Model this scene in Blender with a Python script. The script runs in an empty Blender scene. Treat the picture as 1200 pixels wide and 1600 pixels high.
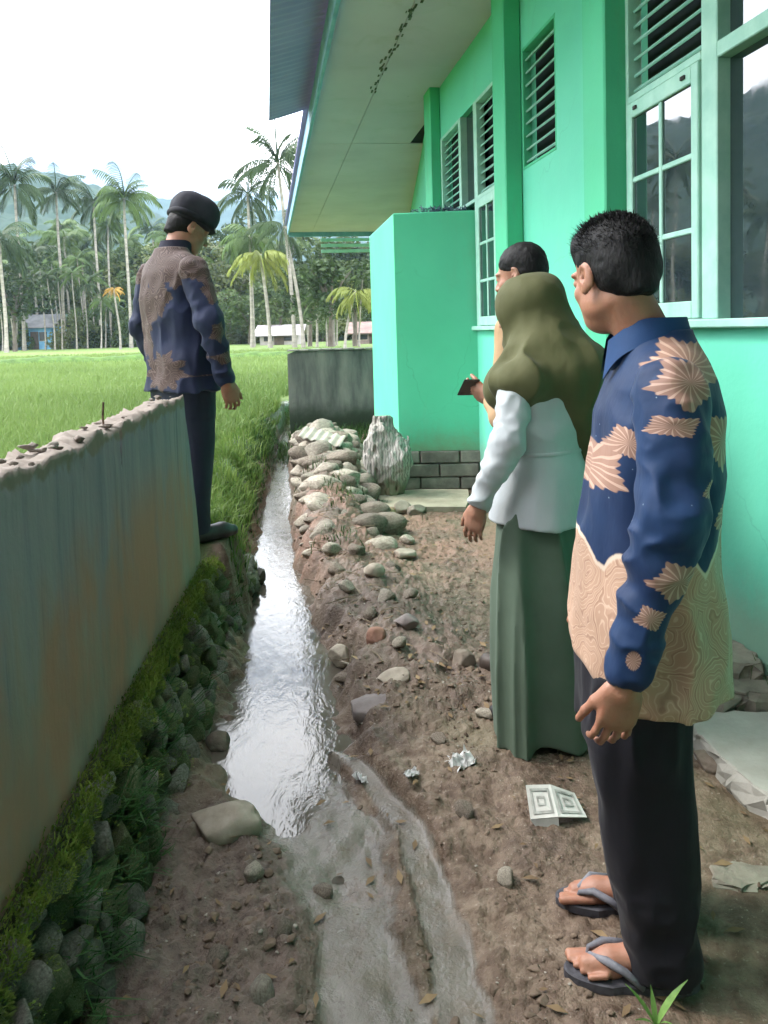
import bpy, math, random
import numpy as np
from mathutils import Vector, Matrix

# ---------------------------------------------------------------- camera, sky, sun, exposure
S = bpy.context.scene
C = S.collection
R_ = math.radians
CAM_H = 1.45
cam_d = bpy.data.cameras.new('camera')
cam_d.lens = 27.0
cam_d.sensor_width = 36.0
cam_d.shift_y = -212 / 1600
cam_d.clip_start = 0.05
cam_d.clip_end = 6000
cam = bpy.data.objects.new('camera', cam_d)
C.objects.link(cam)
_p, _t = R_(3.5), R_(1.6)
_F = Vector((0, math.cos(_p), -math.sin(_p)))
_r0, _u0 = Vector((1, 0, 0)), Vector((0, math.sin(_p), math.cos(_p)))
_R = math.cos(_t) * _r0 - math.sin(_t) * _u0
_U = math.cos(_t) * _u0 + math.sin(_t) * _r0
cam.matrix_world = Matrix(((_R.x, _U.x, -_F.x, 0), (_R.y, _U.y, -_F.y, 0), (_R.z, _U.z, -_F.z, CAM_H), (0, 0, 0, 1)))
S.camera = cam

SUN_EL, SUN_AZ = 48, -78          # degrees; azimuth from +Y, negative to the left
CLOUD = 27.0                      # overcast cloud brightness before the background strength
W = bpy.data.worlds.new('World')
S.world = W
W.use_nodes = True
nt = W.node_tree
nt.nodes.clear()


def nd(nt, t, props=None, ins=None):
    n = nt.nodes.new('ShaderNode' + t)
    for k, v in (props or {}).items():
        setattr(n, k, v)
    for k, v in (ins or {}).items():
        s = n.inputs[k]
        if isinstance(v, bpy.types.NodeSocket):
            nt.links.new(v, s)
        else:
            if s.type == 'RGBA' and len(v) == 3:
                v = (*v, 1)
            s.default_value = v
    return n


sky = nd(nt, 'TexSky', dict(sky_type='NISHITA', sun_disc=False, sun_elevation=R_(SUN_EL), sun_rotation=R_(SUN_AZ), air_density=1.0, dust_density=1.5))
tc = nd(nt, 'TexCoord')
mp = nd(nt, 'Mapping', {}, {'Vector': tc.outputs['Generated'], 'Scale': (1, 1, 2.6), 'Rotation': (0, 0, 0.85), 'Location': (4.3, 2.2, 1.07)})
cn = nd(nt, 'TexNoise', {}, {'Vector': mp.outputs[0], 'Scale': 2.6, 'Detail': 6.0, 'Roughness': 0.52})
cr = nd(nt, 'ValToRGB', {}, {'Fac': cn.outputs['Fac']})
cr.color_ramp.elements[0].position = 0.34
cr.color_ramp.elements[1].position = 0.44
cn2 = nd(nt, 'TexNoise', {}, {'Vector': mp.outputs[0], 'Scale': 4.5, 'Detail': 5.0})
cr2 = nd(nt, 'ValToRGB', {}, {'Fac': cn2.outputs['Fac']})
cr2.color_ramp.elements[0].position, cr2.color_ramp.elements[0].color = 0.3, (0.8 * CLOUD, 0.84 * CLOUD, 0.9 * CLOUD, 1)
cr2.color_ramp.elements[1].position, cr2.color_ramp.elements[1].color = 0.62, (CLOUD, CLOUD, 1.02 * CLOUD, 1)
cov = cr.outputs[0]
for d0, rr0 in (((-0.323, 0.924, 0.203), (.085, .085, .030)), ((-0.17, 0.973, 0.156), (.16, .16, .028))):      # two thin blue gaps in the cloud above the palms
    dv0 = nd(nt, 'VectorMath', {'operation': 'SUBTRACT'}, {0: tc.outputs['Generated'], 1: d0})
    dv1 = nd(nt, 'VectorMath', {'operation': 'DIVIDE'}, {0: dv0.outputs[0], 1: rr0})
    dl = nd(nt, 'VectorMath', {'operation': 'LENGTH'}, {0: dv1.outputs[0]})
    dn = nd(nt, 'Math', {'operation': 'MULTIPLY_ADD'}, {0: cn2.outputs['Fac'], 1: 1.6, 2: -0.8})
    da = nd(nt, 'Math', {'operation': 'ADD'}, {0: dl.outputs['Value'], 1: dn.outputs[0]})
    dm = nd(nt, 'MapRange', {'interpolation_type': 'SMOOTHSTEP'}, {'Value': da.outputs[0], 'From Min': .75, 'From Max': 1.7, 'To Min': .0, 'To Max': 1.0})
    cov = nd(nt, 'Math', {'operation': 'MULTIPLY'}, {0: cov, 1: dm.outputs[0]}).outputs[0]
cm = nd(nt, 'MixRGB', {}, {'Fac': cov, 'Color1': sky.outputs[0], 'Color2': cr2.outputs[0]})
bg = nd(nt, 'Background', {}, {'Color': cm.outputs[0], 'Strength': 0.1})
wo = nd(nt, 'OutputWorld', {}, {'Surface': bg.outputs[0]})

sun_d = bpy.data.lights.new('sun', 'SUN')
sun_d.energy = 1.5
sun_d.angle = R_(14)
sun_d.color = (1.0, 0.96, 0.9)
sun = bpy.data.objects.new('sun', sun_d)
C.objects.link(sun)
_sd = Vector((math.sin(R_(SUN_AZ)) * math.cos(R_(SUN_EL)), math.cos(R_(SUN_AZ)) * math.cos(R_(SUN_EL)), math.sin(R_(SUN_EL))))
sun.rotation_euler = _sd.to_track_quat('Z', 'Y').to_euler()
sun.location = _sd * 50

S.view_settings.view_transform = 'Standard'
S.view_settings.look = 'None'
S.view_settings.gamma = 1
S.view_settings.use_curve_mapping = False
S.view_settings.exposure = 1.5
S.render.engine = 'CYCLES'
S.cycles.max_bounces = 6
S.cycles.diffuse_bounces = 3
S.cycles.glossy_bounces = 3
S.cycles.transmission_bounces = 3
S.cycles.volume_bounces = 1
S.cycles.caustics_reflective = False
S.cycles.caustics_refractive = False

# ---------------------------------------------------------------- helpers
rng = np.random.default_rng(7)
random.seed(5)


def _h(ix, iy, iz, s):
    n = (ix * 374761393 + iy * 668265263 + iz * 2147483647 + s * 974634777) & 0xFFFFFFFF
    n = ((n ^ (n >> 13)) * 1274126177) & 0xFFFFFFFF
    n = ((n ^ (n >> 16)) * 2246822519) & 0xFFFFFFFF
    return ((n ^ (n >> 15)) & 0xFFFFFF).astype(np.float32) / 0xFFFFFF


def vnoise(x, y, z, s=0):
    x, y, z = np.broadcast_arrays(x, y, z)
    ix, iy, iz = np.floor(x).astype(np.int64), np.floor(y).astype(np.int64), np.floor(z).astype(np.int64)
    fx, fy, fz = (x - ix), (y - iy), (z - iz)
    fx, fy, fz = [f * f * (3 - 2 * f) for f in (fx, fy, fz)]
    o = 0
    for a in (0, 1):
        for b in (0, 1):
            for c in (0, 1):
                o = o + _h(ix + a, iy + b, iz + c, s) * (fx if a else 1 - fx) * (fy if b else 1 - fy) * (fz if c else 1 - fz)
    return o


def fbm(x, y, z=0.0, oct=4, s=0, g=0.5):
    """value noise sum in -1..1"""
    o, a, t = 0, 1.0, 0
    for i in range(oct):
        o = o + a * (vnoise(x * 2 ** i + 17.3 * i, y * 2 ** i + 5.1 * i, z * 2 ** i + 9.7 * i, s + i) * 2 - 1)
        t += a
        a *= g
    return o / t


def sstep(a, b, x):
    t = np.clip((x - a) / (b - a), 0, 1)
    return t * t * (3 - 2 * t)


def mesh(name, v, f, mat=None, smooth=False):
    me = bpy.data.meshes.new(name)
    if isinstance(f, np.ndarray) and isinstance(v, np.ndarray):
        v = np.ascontiguousarray(v, np.float32)
        k = f.shape[1]
        me.vertices.add(len(v))
        me.vertices.foreach_set('co', v.ravel())
        me.loops.add(f.size)
        me.loops.foreach_set('vertex_index', np.ascontiguousarray(f, np.int32).ravel())
        me.polygons.add(len(f))
        me.polygons.foreach_set('loop_start', np.arange(0, f.size, k, dtype=np.int32))
        me.update(calc_edges=True)
    else:
        me.from_pydata([tuple(map(float, p)) for p in v], [], [tuple(map(int, q)) for q in f])
    me.validate()
    if smooth:
        me.polygons.foreach_set('use_smooth', np.ones(len(me.polygons), bool))
    if mat:
        me.materials.append(mat)
    me.update()
    return me


def link(name, me, parent=None, loc=None, rot=None, scale=None):
    o = bpy.data.objects.new(name, me)
    C.objects.link(o)
    if parent:
        o.parent = parent
    if loc is not None:
        o.location = loc
    if rot is not None:
        o.rotation_euler = rot
    if scale is not None:
        o.scale = scale
    return o


def obj(name, v, f, mat, parent=None, smooth=False):
    return link(name, mesh(name, v, f, mat, smooth), parent)


def tag(o, label=None, cat=None, group=None, kind=None):
    for k, x in (('label', label), ('category', cat), ('group', group), ('kind', kind)):
        if x:
            o[k] = x
    return o


def empty(name, label=None, cat=None, group=None, loc=(0, 0, 0), rz=0):
    o = bpy.data.objects.new(name, None)
    C.objects.link(o)
    o.location = loc
    o.rotation_euler = (0, 0, rz)
    o.empty_display_size = 0.1
    return tag(o, label, cat, group)


class B:
    """collects boxes, tubes and prisms into one mesh"""
    def __init__(s):
        s.v, s.f = [], []

    def add(s, v, f):
        b = len(s.v)
        s.v += [tuple(p) for p in v]
        s.f += [tuple(i + b for i in q) for q in f]
        return s

    def box(s, x0, x1, y0, y1, z0, z1, bev=0.0, M=None):
        if bev <= 0:
            v = [(x, y, z) for x in (x0, x1) for y in (y0, y1) for z in (z0, z1)]
            f = [(0, 1, 3, 2), (4, 6, 7, 5), (0, 4, 5, 1), (2, 3, 7, 6), (0, 2, 6, 4), (1, 5, 7, 3)]
        else:
            v, f = [], []
            c = ((x0 + x1) / 2, (y0 + y1) / 2, (z0 + z1) / 2)
            h = ((x1 - x0) / 2, (y1 - y0) / 2, (z1 - z0) / 2)
            idx = {}
            for sx in (-1, 1):
                for sy in (-1, 1):
                    for sz in (-1, 1):
                        for ax in range(3):
                            q = [c[0] + sx * (h[0] - (0 if ax == 0 else bev)), c[1] + sy * (h[1] - (0 if ax == 1 else bev)), c[2] + sz * (h[2] - (0 if ax == 2 else bev))]
                            idx[sx, sy, sz, ax] = len(v)
                            v.append(q)
            for ax in range(3):
                o = [a for a in range(3) if a != ax]
                for sg in (-1, 1):
                    loop = []
                    for a, b in ((-1, -1), (1, -1), (1, 1), (-1, 1)):
                        k = [0, 0, 0]
                        k[ax] = sg; k[o[0]] = a; k[o[1]] = b
                        loop.append(idx[(*k, ax)])
                    f.append(loop)
                for a in (-1, 1):
                    for b in (-1, 1):
                        k0, k1 = [0, 0, 0], [0, 0, 0]
                        k0[ax], k1[ax] = -1, 1
                        k0[o[0]] = k1[o[0]] = a
                        k0[o[1]] = k1[o[1]] = b
                        f.append([idx[(*k0, o[0])], idx[(*k1, o[0])], idx[(*k1, o[1])], idx[(*k0, o[1])]])
            for sx in (-1, 1):
                for sy in (-1, 1):
                    for sz in (-1, 1):
                        f.append([idx[sx, sy, sz, a] for a in range(3)])
        if M is not None:
            v = [tuple(M @ Vector(q)) for q in v]
        return s.add(v, f)

    def tube(s, pts, rad, n=8, cap=True):
        pts = [Vector(p) for p in pts]
        rings = []
        for i, p in enumerate(pts):
            d = (pts[min(i + 1, len(pts) - 1)] - pts[max(i - 1, 0)]).normalized()
            a = d.cross(Vector((0.13, 0.31, 0.94))) if abs(d.z) < 0.9 else d.cross(Vector((0, 1, 0.1)))
            a.normalize()
            b = d.cross(a)
            r = rad[i] if hasattr(rad, '__len__') else rad
            rings.append([p + r * (math.cos(2 * math.pi * k / n) * a + math.sin(2 * math.pi * k / n) * b) for k in range(n)])
        v = [q for r in rings for q in r]
        f = []
        for i in range(len(pts) - 1):
            for k in range(n):
                f.append((i * n + k, i * n + (k + 1) % n, (i + 1) * n + (k + 1) % n, (i + 1) * n + k))
        if cap:
            f += [tuple(range(n))[::-1], tuple(range((len(pts) - 1) * n, len(pts) * n))]
        return s.add(v, f)

    def build(s, name, mat, parent=None, smooth=False):
        me = mesh(name, s.v, s.f, mat, smooth)
        return link(name, me, parent)


def fixn(o):
    import bmesh
    bm = bmesh.new()
    bm.from_mesh(o.data)
    bmesh.ops.recalc_face_normals(bm, faces=bm.faces)
    bm.to_mesh(o.data)
    bm.free()
    return o


def grid_faces(n, m):
    """quads of an n x m vertex grid, index i*m+j"""
    i, j = np.meshgrid(np.arange(n - 1), np.arange(m - 1), indexing='ij')
    a = (i * m + j).ravel()
    return np.stack([a, a + m, a + m + 1, a + 1], 1)


# ---- materials
class Mt:
    def __init__(s, name, rough=0.8, spec=0.3):
        s.m = bpy.data.materials.new(name)
        s.m.use_nodes = True
        s.t = s.m.node_tree
        s.b = s.t.nodes['Principled BSDF']
        s.b.inputs['Roughness'].default_value = rough
        s.b.inputs['Specular IOR Level'].default_value = spec
        s.co = nd(s.t, 'TexCoord')
        s.ob = s.co.outputs['Object']

    def noise(s, scale, detail=4, rough=0.55, vec=None, st=None, dist=0.0):
        v = vec or s.ob
        if st:
            v = nd(s.t, 'Mapping', {}, {'Vector': v, 'Scale': st}).outputs[0]
        return nd(s.t, 'TexNoise', {}, {'Vector': v, 'Scale': float(scale), 'Detail': float(detail), 'Roughness': rough, 'Distortion': dist}).outputs['Fac']

    def voro(s, scale, feature='F1', vec=None, st=None):
        v = vec or s.ob
        if st:
            v = nd(s.t, 'Mapping', {}, {'Vector': v, 'Scale': st}).outputs[0]
        return nd(s.t, 'TexVoronoi', {'feature': feature}, {'Vector': v, 'Scale': float(scale)}).outputs[0]

    def ramp(s, fac, stops):
        r = nd(s.t, 'ValToRGB', {}, {'Fac': fac})
        e = r.color_ramp.elements
        while len(e) < len(stops):
            e.new(0.5)
        for k, (p, c) in zip(e, stops):
            k.position = p
            c = (c, c, c) if isinstance(c, (int, float)) else c
            k.color = (*c, 1)
        return r.outputs[0]

    def mix(s, fac, a, b, mode='MIX'):
        return nd(s.t, 'MixRGB', {'blend_type': mode}, {'Fac': fac, 'Color1': a, 'Color2': b}).outputs[0]

    def math(s, op, a, b=0.0, c=None):
        n = nd(s.t, 'Math', {'operation': op})
        for i, x in enumerate((a, b, c)):
            if x is None:
                continue
            if isinstance(x, bpy.types.NodeSocket):
                s.t.links.new(x, n.inputs[i])
            else:
                n.inputs[i].default_value = x
        return n.outputs[0]

    def sep(s, vec=None):
        n = nd(s.t, 'SeparateXYZ', {}, {'Vector': vec or s.ob})
        return n.outputs

    def ss(s, x, a, b):
        n = nd(s.t, 'MapRange', {'interpolation_type': 'SMOOTHSTEP'}, {'Value': x, 'From Min': a, 'From Max': b})
        return n.outputs[0]

    def col(s, c):
        if isinstance(c, bpy.types.NodeSocket):
            s.t.links.new(c, s.b.inputs['Base Color'])
        else:
            s.b.inputs['Base Color'].default_value = (*c, 1)
        return s

    def rough(s, x):
        s.t.links.new(x, s.b.inputs['Roughness'])
        return s

    def bump(s, h, strength=0.5, dist=0.01):
        prev = s.b.inputs['Normal'].links[0].from_socket if s.b.inputs['Normal'].links else None
        n = nd(s.t, 'Bump', {}, {'Height': h, 'Strength': strength, 'Distance': dist})
        if prev:
            s.t.links.new(prev, n.inputs['Normal'])
        s.t.links.new(n.outputs[0], s.b.inputs['Normal'])
        return s

    def rnd(s):
        return nd(s.t, 'ObjectInfo').outputs['Random']


def simple(name, stops, scale=8, rough=0.85, bump=0.0, bscale=None, dist=0.01, detail=5, spec=0.25, st=None, rvar=0.0, trans=0.0):
    m = Mt(name, rough, spec)
    c = m.ramp(m.noise(scale, detail, 0.6, st=st), stops)
    if rvar:
        r = m.rnd()
        k = m.math('MULTIPLY_ADD', r, 2 * rvar, 1 - rvar)
        c = m.mix(1.0, c, nd(m.t, 'CombineColor', {}, {0: k, 1: k, 2: k}).outputs[0], 'MULTIPLY')
    m.col(c)
    if bump:
        m.bump(m.noise(bscale or scale * 3, 6, 0.6, st=st), bump, dist)
    if trans:
        tr = nd(m.t, 'BsdfTranslucent', {}, {'Color': c})
        mx = nd(m.t, 'MixShader', {}, {0: trans, 1: m.b.outputs[0], 2: tr.outputs[0]})
        m.t.links.new(mx.outputs[0], m.t.nodes['Material Output'].inputs[0])
    return m.m

# ---------------------------------------------------------------- shape generators
def ico(sub):
    t = (1 + 5 ** 0.5) / 2
    v = [(-1, t, 0), (1, t, 0), (-1, -t, 0), (1, -t, 0), (0, -1, t), (0, 1, t), (0, -1, -t), (0, 1, -t), (t, 0, -1), (t, 0, 1), (-t, 0, -1), (-t, 0, 1)]
    f = [(0, 11, 5), (0, 5, 1), (0, 1, 7), (0, 7, 10), (0, 10, 11), (1, 5, 9), (5, 11, 4), (11, 10, 2), (10, 7, 6), (7, 1, 8), (3, 9, 4), (3, 4, 2), (3, 2, 6), (3, 6, 8), (3, 8, 9), (4, 9, 5), (2, 4, 11), (6, 2, 10), (8, 6, 7), (9, 8, 1)]
    v = [Vector(p).normalized() for p in v]
    for _ in range(sub):
        c, nf = {}, []
        def mid(a, b):
            k = (min(a, b), max(a, b))
            if k not in c:
                v.append(((v[a] + v[b]) / 2).normalized())
                c[k] = len(v) - 1
            return c[k]
        for a, b, d in f:
            x, y, z = mid(a, b), mid(b, d), mid(d, a)
            nf += [(a, x, z), (b, y, x), (d, z, y), (x, y, z)]
        f = nf
    return np.array([tuple(p) for p in v], np.float32), np.array(f, np.int32)


ICO = {k: ico(k) for k in range(4)}


def rock_v(seed, sub=2, amp=0.22, cuts=5, cut=0.72, freq=1.3):
    r = np.random.default_rng(seed)
    d, f = ICO[sub]
    o = r.uniform(0, 90, 3)
    rad = 1 + amp * fbm(d[:, 0] * freq + o[0], d[:, 1] * freq + o[1], d[:, 2] * freq + o[2], 3, seed % 50)
    v = d * rad[:, None]
    for _ in range(cuts):
        n = r.normal(size=3)
        n /= np.linalg.norm(n)
        k = v @ n
        c = cut * r.uniform(0.85, 1.15)
        v = v - np.clip(k - c, 0, None)[:, None] * n * 0.92
    return v.astype(np.float32), f


def blades(P, L, Wd, lean=0.5, up=None, seed=1, nrm=None):
    """grass blades as 3 triangles each; P (n,3), L (n,)"""
    r = np.random.default_rng(seed)
    n = len(P)
    a = r.uniform(0, 2 * np.pi, n)
    b = r.uniform(0, 2 * np.pi, n)
    out = np.stack([np.cos(a), np.sin(a), np.zeros(n)], 1)
    side = np.stack([-np.sin(b), np.cos(b), np.zeros(n)], 1) * (Wd * r.uniform(0.6, 1.3, n))[:, None]
    U = np.tile([0, 0, 1.0], (n, 1)) if nrm is None else nrm
    L = L[:, None]
    k = (lean * r.uniform(0.2, 1.3, n))[:, None]
    m = P + U * L * 0.55 + out * L * 0.22 * k
    t = P + U * L * (0.95 - 0.25 * k) + out * L * 0.75 * k
    V = np.stack([P - side * 0.6, P + side * 0.6, m - side * 0.5, m + side * 0.5, t], 1).reshape(-1, 3)
    base = np.arange(n)[:, None] * 5
    T = np.concatenate([base + np.array([[0, 1, 3]]), base + np.array([[0, 3, 2]]), base + np.array([[2, 3, 4]])], 0)
    return V, T


# ---------------------------------------------------------------- ground
CH = np.array([(0.3, -.05, .09), (1.2, -.05, .10), (1.55, -.06, .10), (1.9, -.13, .115), (2.2, -.22, .17), (2.65, -.42, .215), (3.3, -.455, .19), (4.0, -.57, .165), (4.9, -.735, .135), (6.3, -.93, .125), (7.9, -1.11, .105), (10, -1.35, .08), (14, -1.7, .05)])
CR = np.array([(0.3, .16, .05), (1.2, .16, .05), (1.55, .135, .055), (1.9, .095, .05), (2.2, .03, .045), (2.5, -.1, .03), (2.7, -.3, 0.02)])
FX = lambda y: -0.68 - 0.0625 * y            # street face of the boundary wall
BX = lambda y: 1.72 - 0.15 * y               # face of the school wall
WATER_Z = -0.05


def chan(x, y):
    c, h = np.interp(y, CH[:, 0], CH[:, 1]), np.interp(y, CH[:, 0], CH[:, 2])
    c = c + 0.03 * fbm(y * 3.1, 0 * y, 3.3, 2)
    h = h * (1 + 0.35 * fbm(x * 3 + y * 4.0, y * 5.1 - x, 1.7, 3, 5) + .22 * fbm(x * 15, y * 11, 2.7, 2, 6))
    return (x - c) / h, c, h


def pile_h(x, y):
    # mound of stones between the channel and the annex
    xc = -0.36 - 0.10 * (y - 5.0)
    w = 0.30 + 0.03 * (y - 5.0)
    pr = np.interp(y, [4.5, 4.85, 5.5, 6.2, 7.0, 8.2, 9.0], [0, .11, .22, .32, .40, .40, 0])
    return pr * np.clip(1 - ((x - xc) / w) ** 2, 0, 1)


def ground_h(x, y):
    e, c, h = chan(x, y)
    e2 = (x - np.interp(y, CR[:, 0], CR[:, 1]) - 0.02 * fbm(y * 6, 0 * y, 8.1, 2)) / np.interp(y, CR[:, 0], CR[:, 2])
    e2 = np.where(y > 2.6, 9.0, np.abs(e2))
    base = 0.012 + 0.02 * np.clip(y - 1.6, 0, 4.6) + 0.05 * sstep(0.5, 1.5, x) * sstep(1.5, 4, y)
    base = base + 0.03 * fbm(x * 2.2, y * 2.2, 0.5, 3, 11)
    # rubble berm on the right of the channel
    berm = np.exp(-((x - (c + h + 0.30)) / 0.26) ** 2) * sstep(2.5, 3.2, y) * (1 - sstep(5.6, 7.0, y))
    base = base + 0.075 * berm
    base = base + 0.8 * pile_h(x, y)
    rough = 0.38 + 0.85 * np.clip(berm + sstep(0.25, -0.1, x) * (1 - sstep(2.1, 2.6, y)) + 0.45 * np.exp(-((x - .2) / .35) ** 2), 0, 1)
    rough = rough * (1 - 0.75 * sstep(0.55, 0.8, x))
    lump = 0.030 * fbm(x * 8, y * 8, 2.2, 4, 21, 0.62) + 0.022 * np.abs(fbm(x * 22, y * 22, 5.2, 3, 31, 0.65)) - .012 * np.clip(fbm(x * 13, y * 13, 1.2, 3, 61) * 2.5, 0, 1)
    lump = lump + .016 * np.abs(fbm(x * 46, y * 46, 3.3, 2, 71)) - .006
    base = base + lump * rough
    bed = np.where(y > 2.3, -0.10, -0.034) * 1.0
    bed = -0.026 + (-0.085 + 0.026) * sstep(1.85, 2.85, y + .62 * fbm(x * 6.5, y * 4.0, 3.9, 4, 15)) + 0.002 * fbm(x * 8, y * 8, 4.4, 3, 3)
    m = 1 - sstep(0.75, 1.75, np.abs(e))
    hh = base + (bed - base) * m
    m2 = 1 - sstep(0.7, 1.7, e2)
    hh = hh + (-0.014 + 0.003 * fbm(x * 8, y * 8, 1.4, 3, 3) - hh) * m2
    # silt scatter breaking the tongue edge
    hh = hh + 0.014 * np.clip(fbm(x * 13, y * 7, 6.2, 3, 41), 0, 1) * np.maximum(m, m2) * (1 - sstep(1.9, 2.3, y))
    # left: grassy bank beyond the end of the wall
    lb = sstep(0.01, np.interp(y, [4.15, 5.0], [.12, .34]), (c - h * 1.0) - x)
    left = 0.37 + 0.03 * fbm(x * 3, y * 3, 7.7, 3, 9) + .035 * (1 - sstep(4.1, 4.6, y))
    hb = hh + (left - hh) * lb
    hh = np.where(y > 3.75, hb, hh)
    # behind the boundary wall the field level
    fb = sstep(0.10, 0.16, FX(y) - x)
    hh = hh + (0.30 - hh) * fb * (y <= 3.75)
    ms = 1 - sstep(0.85, 1.2, np.abs(e) + .35 * fbm(x * 18, y * 14, .7, 3, 81))
    ms = ms + (m - ms) * 0.0
    m2s = 1 - sstep(.8, 1.25, e2 + .35 * fbm(x * 18, y * 14, 4.7, 3, 82))
    return hh, np.clip(np.maximum(ms, m2s), 0, 1)


def build_ground():
    ys = [0.2]
    while ys[-1] < 13.0:
        ys.append(ys[-1] + 0.0085 * max(0.9, ys[-1] / 1.9) * (1 if ys[-1] > 1.2 else 4))
    ys = np.array(ys)
    xs = np.concatenate([np.arange(-1.75, -.8, .02), np.arange(-.8, .95, .0082), np.arange(.95, 2.3, .016)])
    X, Y = np.meshgrid(xs, ys, indexing='ij')
    Z, silt = ground_h(X, Y)
    ed = sstep(-1.55, -1.75, X) + sstep(12.2, 13.0, Y)
    Z = Z * (1 - np.clip(ed, 0, 1)) + 0.28 * np.clip(ed, 0, 1)
    v = np.stack([X, Y, Z], -1).reshape(-1, 3)
    f = grid_faces(len(xs), len(ys))
    me = mesh('muddy_path', v, f, None, True)
    e, c, h = chan(X, Y)
    grass = sstep(0.10, 0.24, Z) * sstep(0.05, 0.3, c - h - X) * (Y > 3.7) + 1.0 * (Y > 11)
    rub = np.exp(-((X - (c + h + 0.28)) / 0.30) ** 2) * sstep(2.5, 3.2, Y) + sstep(0.0, -0.3, X) * (1 - sstep(2.1, 2.5, Y))
    a = me.color_attributes.new('zone', 'FLOAT_COLOR', 'POINT')
    col = np.stack([silt, np.clip(grass, 0, 1), np.clip(rub, 0, 1), np.ones_like(Z)], -1).reshape(-1)
    a.data.foreach_set('color', col.astype(np.float32))
    m = Mt('mud', 0.75, 0.35)
    z = nd(m.t, 'VertexColor', {'layer_name': 'zone'}).outputs[0]
    zs = nd(m.t, 'SeparateColor', {}, {0: z}).outputs
    n1, n2, n3 = m.noise(3.2, 6, 0.6), m.noise(22, 6, 0.65), m.noise(90, 4, 0.6)
    soil = m.ramp(n1, [(0.3, (.095, .064, .044)), (0.5, (.172, .124, .088)), (0.68, (.25, .195, .142))])
    soil = m.mix(m.ramp(n2, [(0.38, 0.0), (0.62, 1.0)]), soil, m.mix(1.0, soil, (.50, .44, .40), 'MULTIPLY'))
    soil = m.mix(m.ramp(n3, [(0.62, 0.0), (0.72, 0.7)]), soil, (.36, .31, .25))
    soil = m.mix(m.ramp(m.noise(1.1, 4), [(0.52, 0.0), (0.66, 0.5)]), soil, (.155, .155, .085))
    rubb = m.mix(m.ramp(n2, [(0.35, 0.0), (0.6, 1.0)]), (.062, .048, .040), (.185, .142, .115))
    px, py, pz = m.sep()
    red = m.math('MULTIPLY', m.math('MULTIPLY', m.ss(py, 3.9, 4.7), m.ss(py, 6.0, 5.3)), m.ss(m.noise(4, 4), .4, .55))
    c1 = m.mix(m.math('MULTIPLY', zs[2], 0.75), soil, rubb)
    c1 = m.mix(m.math('MULTIPLY', red, .7), c1, (.23, .135, .095))
    sil = m.ramp(m.noise(9, 5, 0.5, st=(1.6, .6, 1)), [(0.3, (.105, .088, .068)), (0.7, (.185, .165, .138))])
    c1 = m.mix(m.math('MULTIPLY', m.ss(zs[0], .25, .8), m.ramp(m.noise(6, 5, .65), [(.32, .25), (.5, 1.0)])), c1, sil)
    c1 = m.mix(m.ss(m.math('ADD', zs[1], m.math('MULTIPLY_ADD', n2, .5, -.25)), .3, .7), c1, (.055, .085, .025))
    m.col(c1)
    r = m.math('MULTIPLY_ADD', n1, 0.7, 0.28)
    r = m.math('SUBTRACT', r, m.math('MULTIPLY', m.math('MULTIPLY', zs[0], m.ramp(m.noise(7, 4), [(.35, .35), (.62, 1.0)])), 0.52))
    m.rough(r)
    m.bump(m.math('MULTIPLY', n2, m.math('SUBTRACT', 1.0, m.math('MULTIPLY', zs[0], .8))), 1.0, 0.022)
    m.bump(n3, 0.7, 0.005)
    me.materials.append(m.m)
    o = link('muddy_path', me)
    tag(o, 'wet brown muddy path with a silty drainage channel', kind='structure')
    return o


build_ground()

GRASS = simple('grass_blade', [(0.3, (.065, .115, .022)), (0.5, (.12, .19, .042)), (0.7, (.20, .27, .07))], 2.5, 0.6, trans=0.35)
RICE = simple('rice_blade', [(0.3, (.120, .185, .052)), (0.7, (.175, .255, .078))], 0.4, 0.6, trans=0.35)
DKGRASS = simple('dark_weed_leaf', [(0.3, (.018, .045, .012)), (0.55, (.04, .085, .02)), (0.75, (.09, .16, .035))], 5, 0.6, trans=0.25)
MOSS = simple('moss', [(0.3, (.055, .09, .018)), (0.5, (.13, .19, .032)), (0.72, (.26, .32, .06))], 7, 0.9, trans=0.15)

# ---- water in the channel
xs, ys = np.linspace(-1.75, 0.3, 60), np.linspace(2.0, 12.0, 200)
X, Y = np.meshgrid(xs, ys, indexing='ij')
m = Mt('channel_water', 0.05, 0.5)
m.b.inputs['IOR'].default_value = 1.5
m.col(m.ramp(m.noise(3, 4), [(.3, (.065, .055, .042)), (.7, (.115, .10, .08))]))
m.rough(m.ramp(m.noise(6, 4), [(.4, .03), (.7, .10)]))
m.bump(m.noise(22, 4, 0.6, st=(1, .45, 1), dist=.8), 0.07, 0.02)
m.bump(m.noise(60, 3, 0.5), 0.05, 0.004)
w = obj('channel_water', np.stack([X, Y, 0 * X + WATER_Z], -1).reshape(-1, 3), grid_faces(60, 200), m.m, None, True)
tag(w, 'shallow bright water running down the muddy channel', kind='structure')

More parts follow.
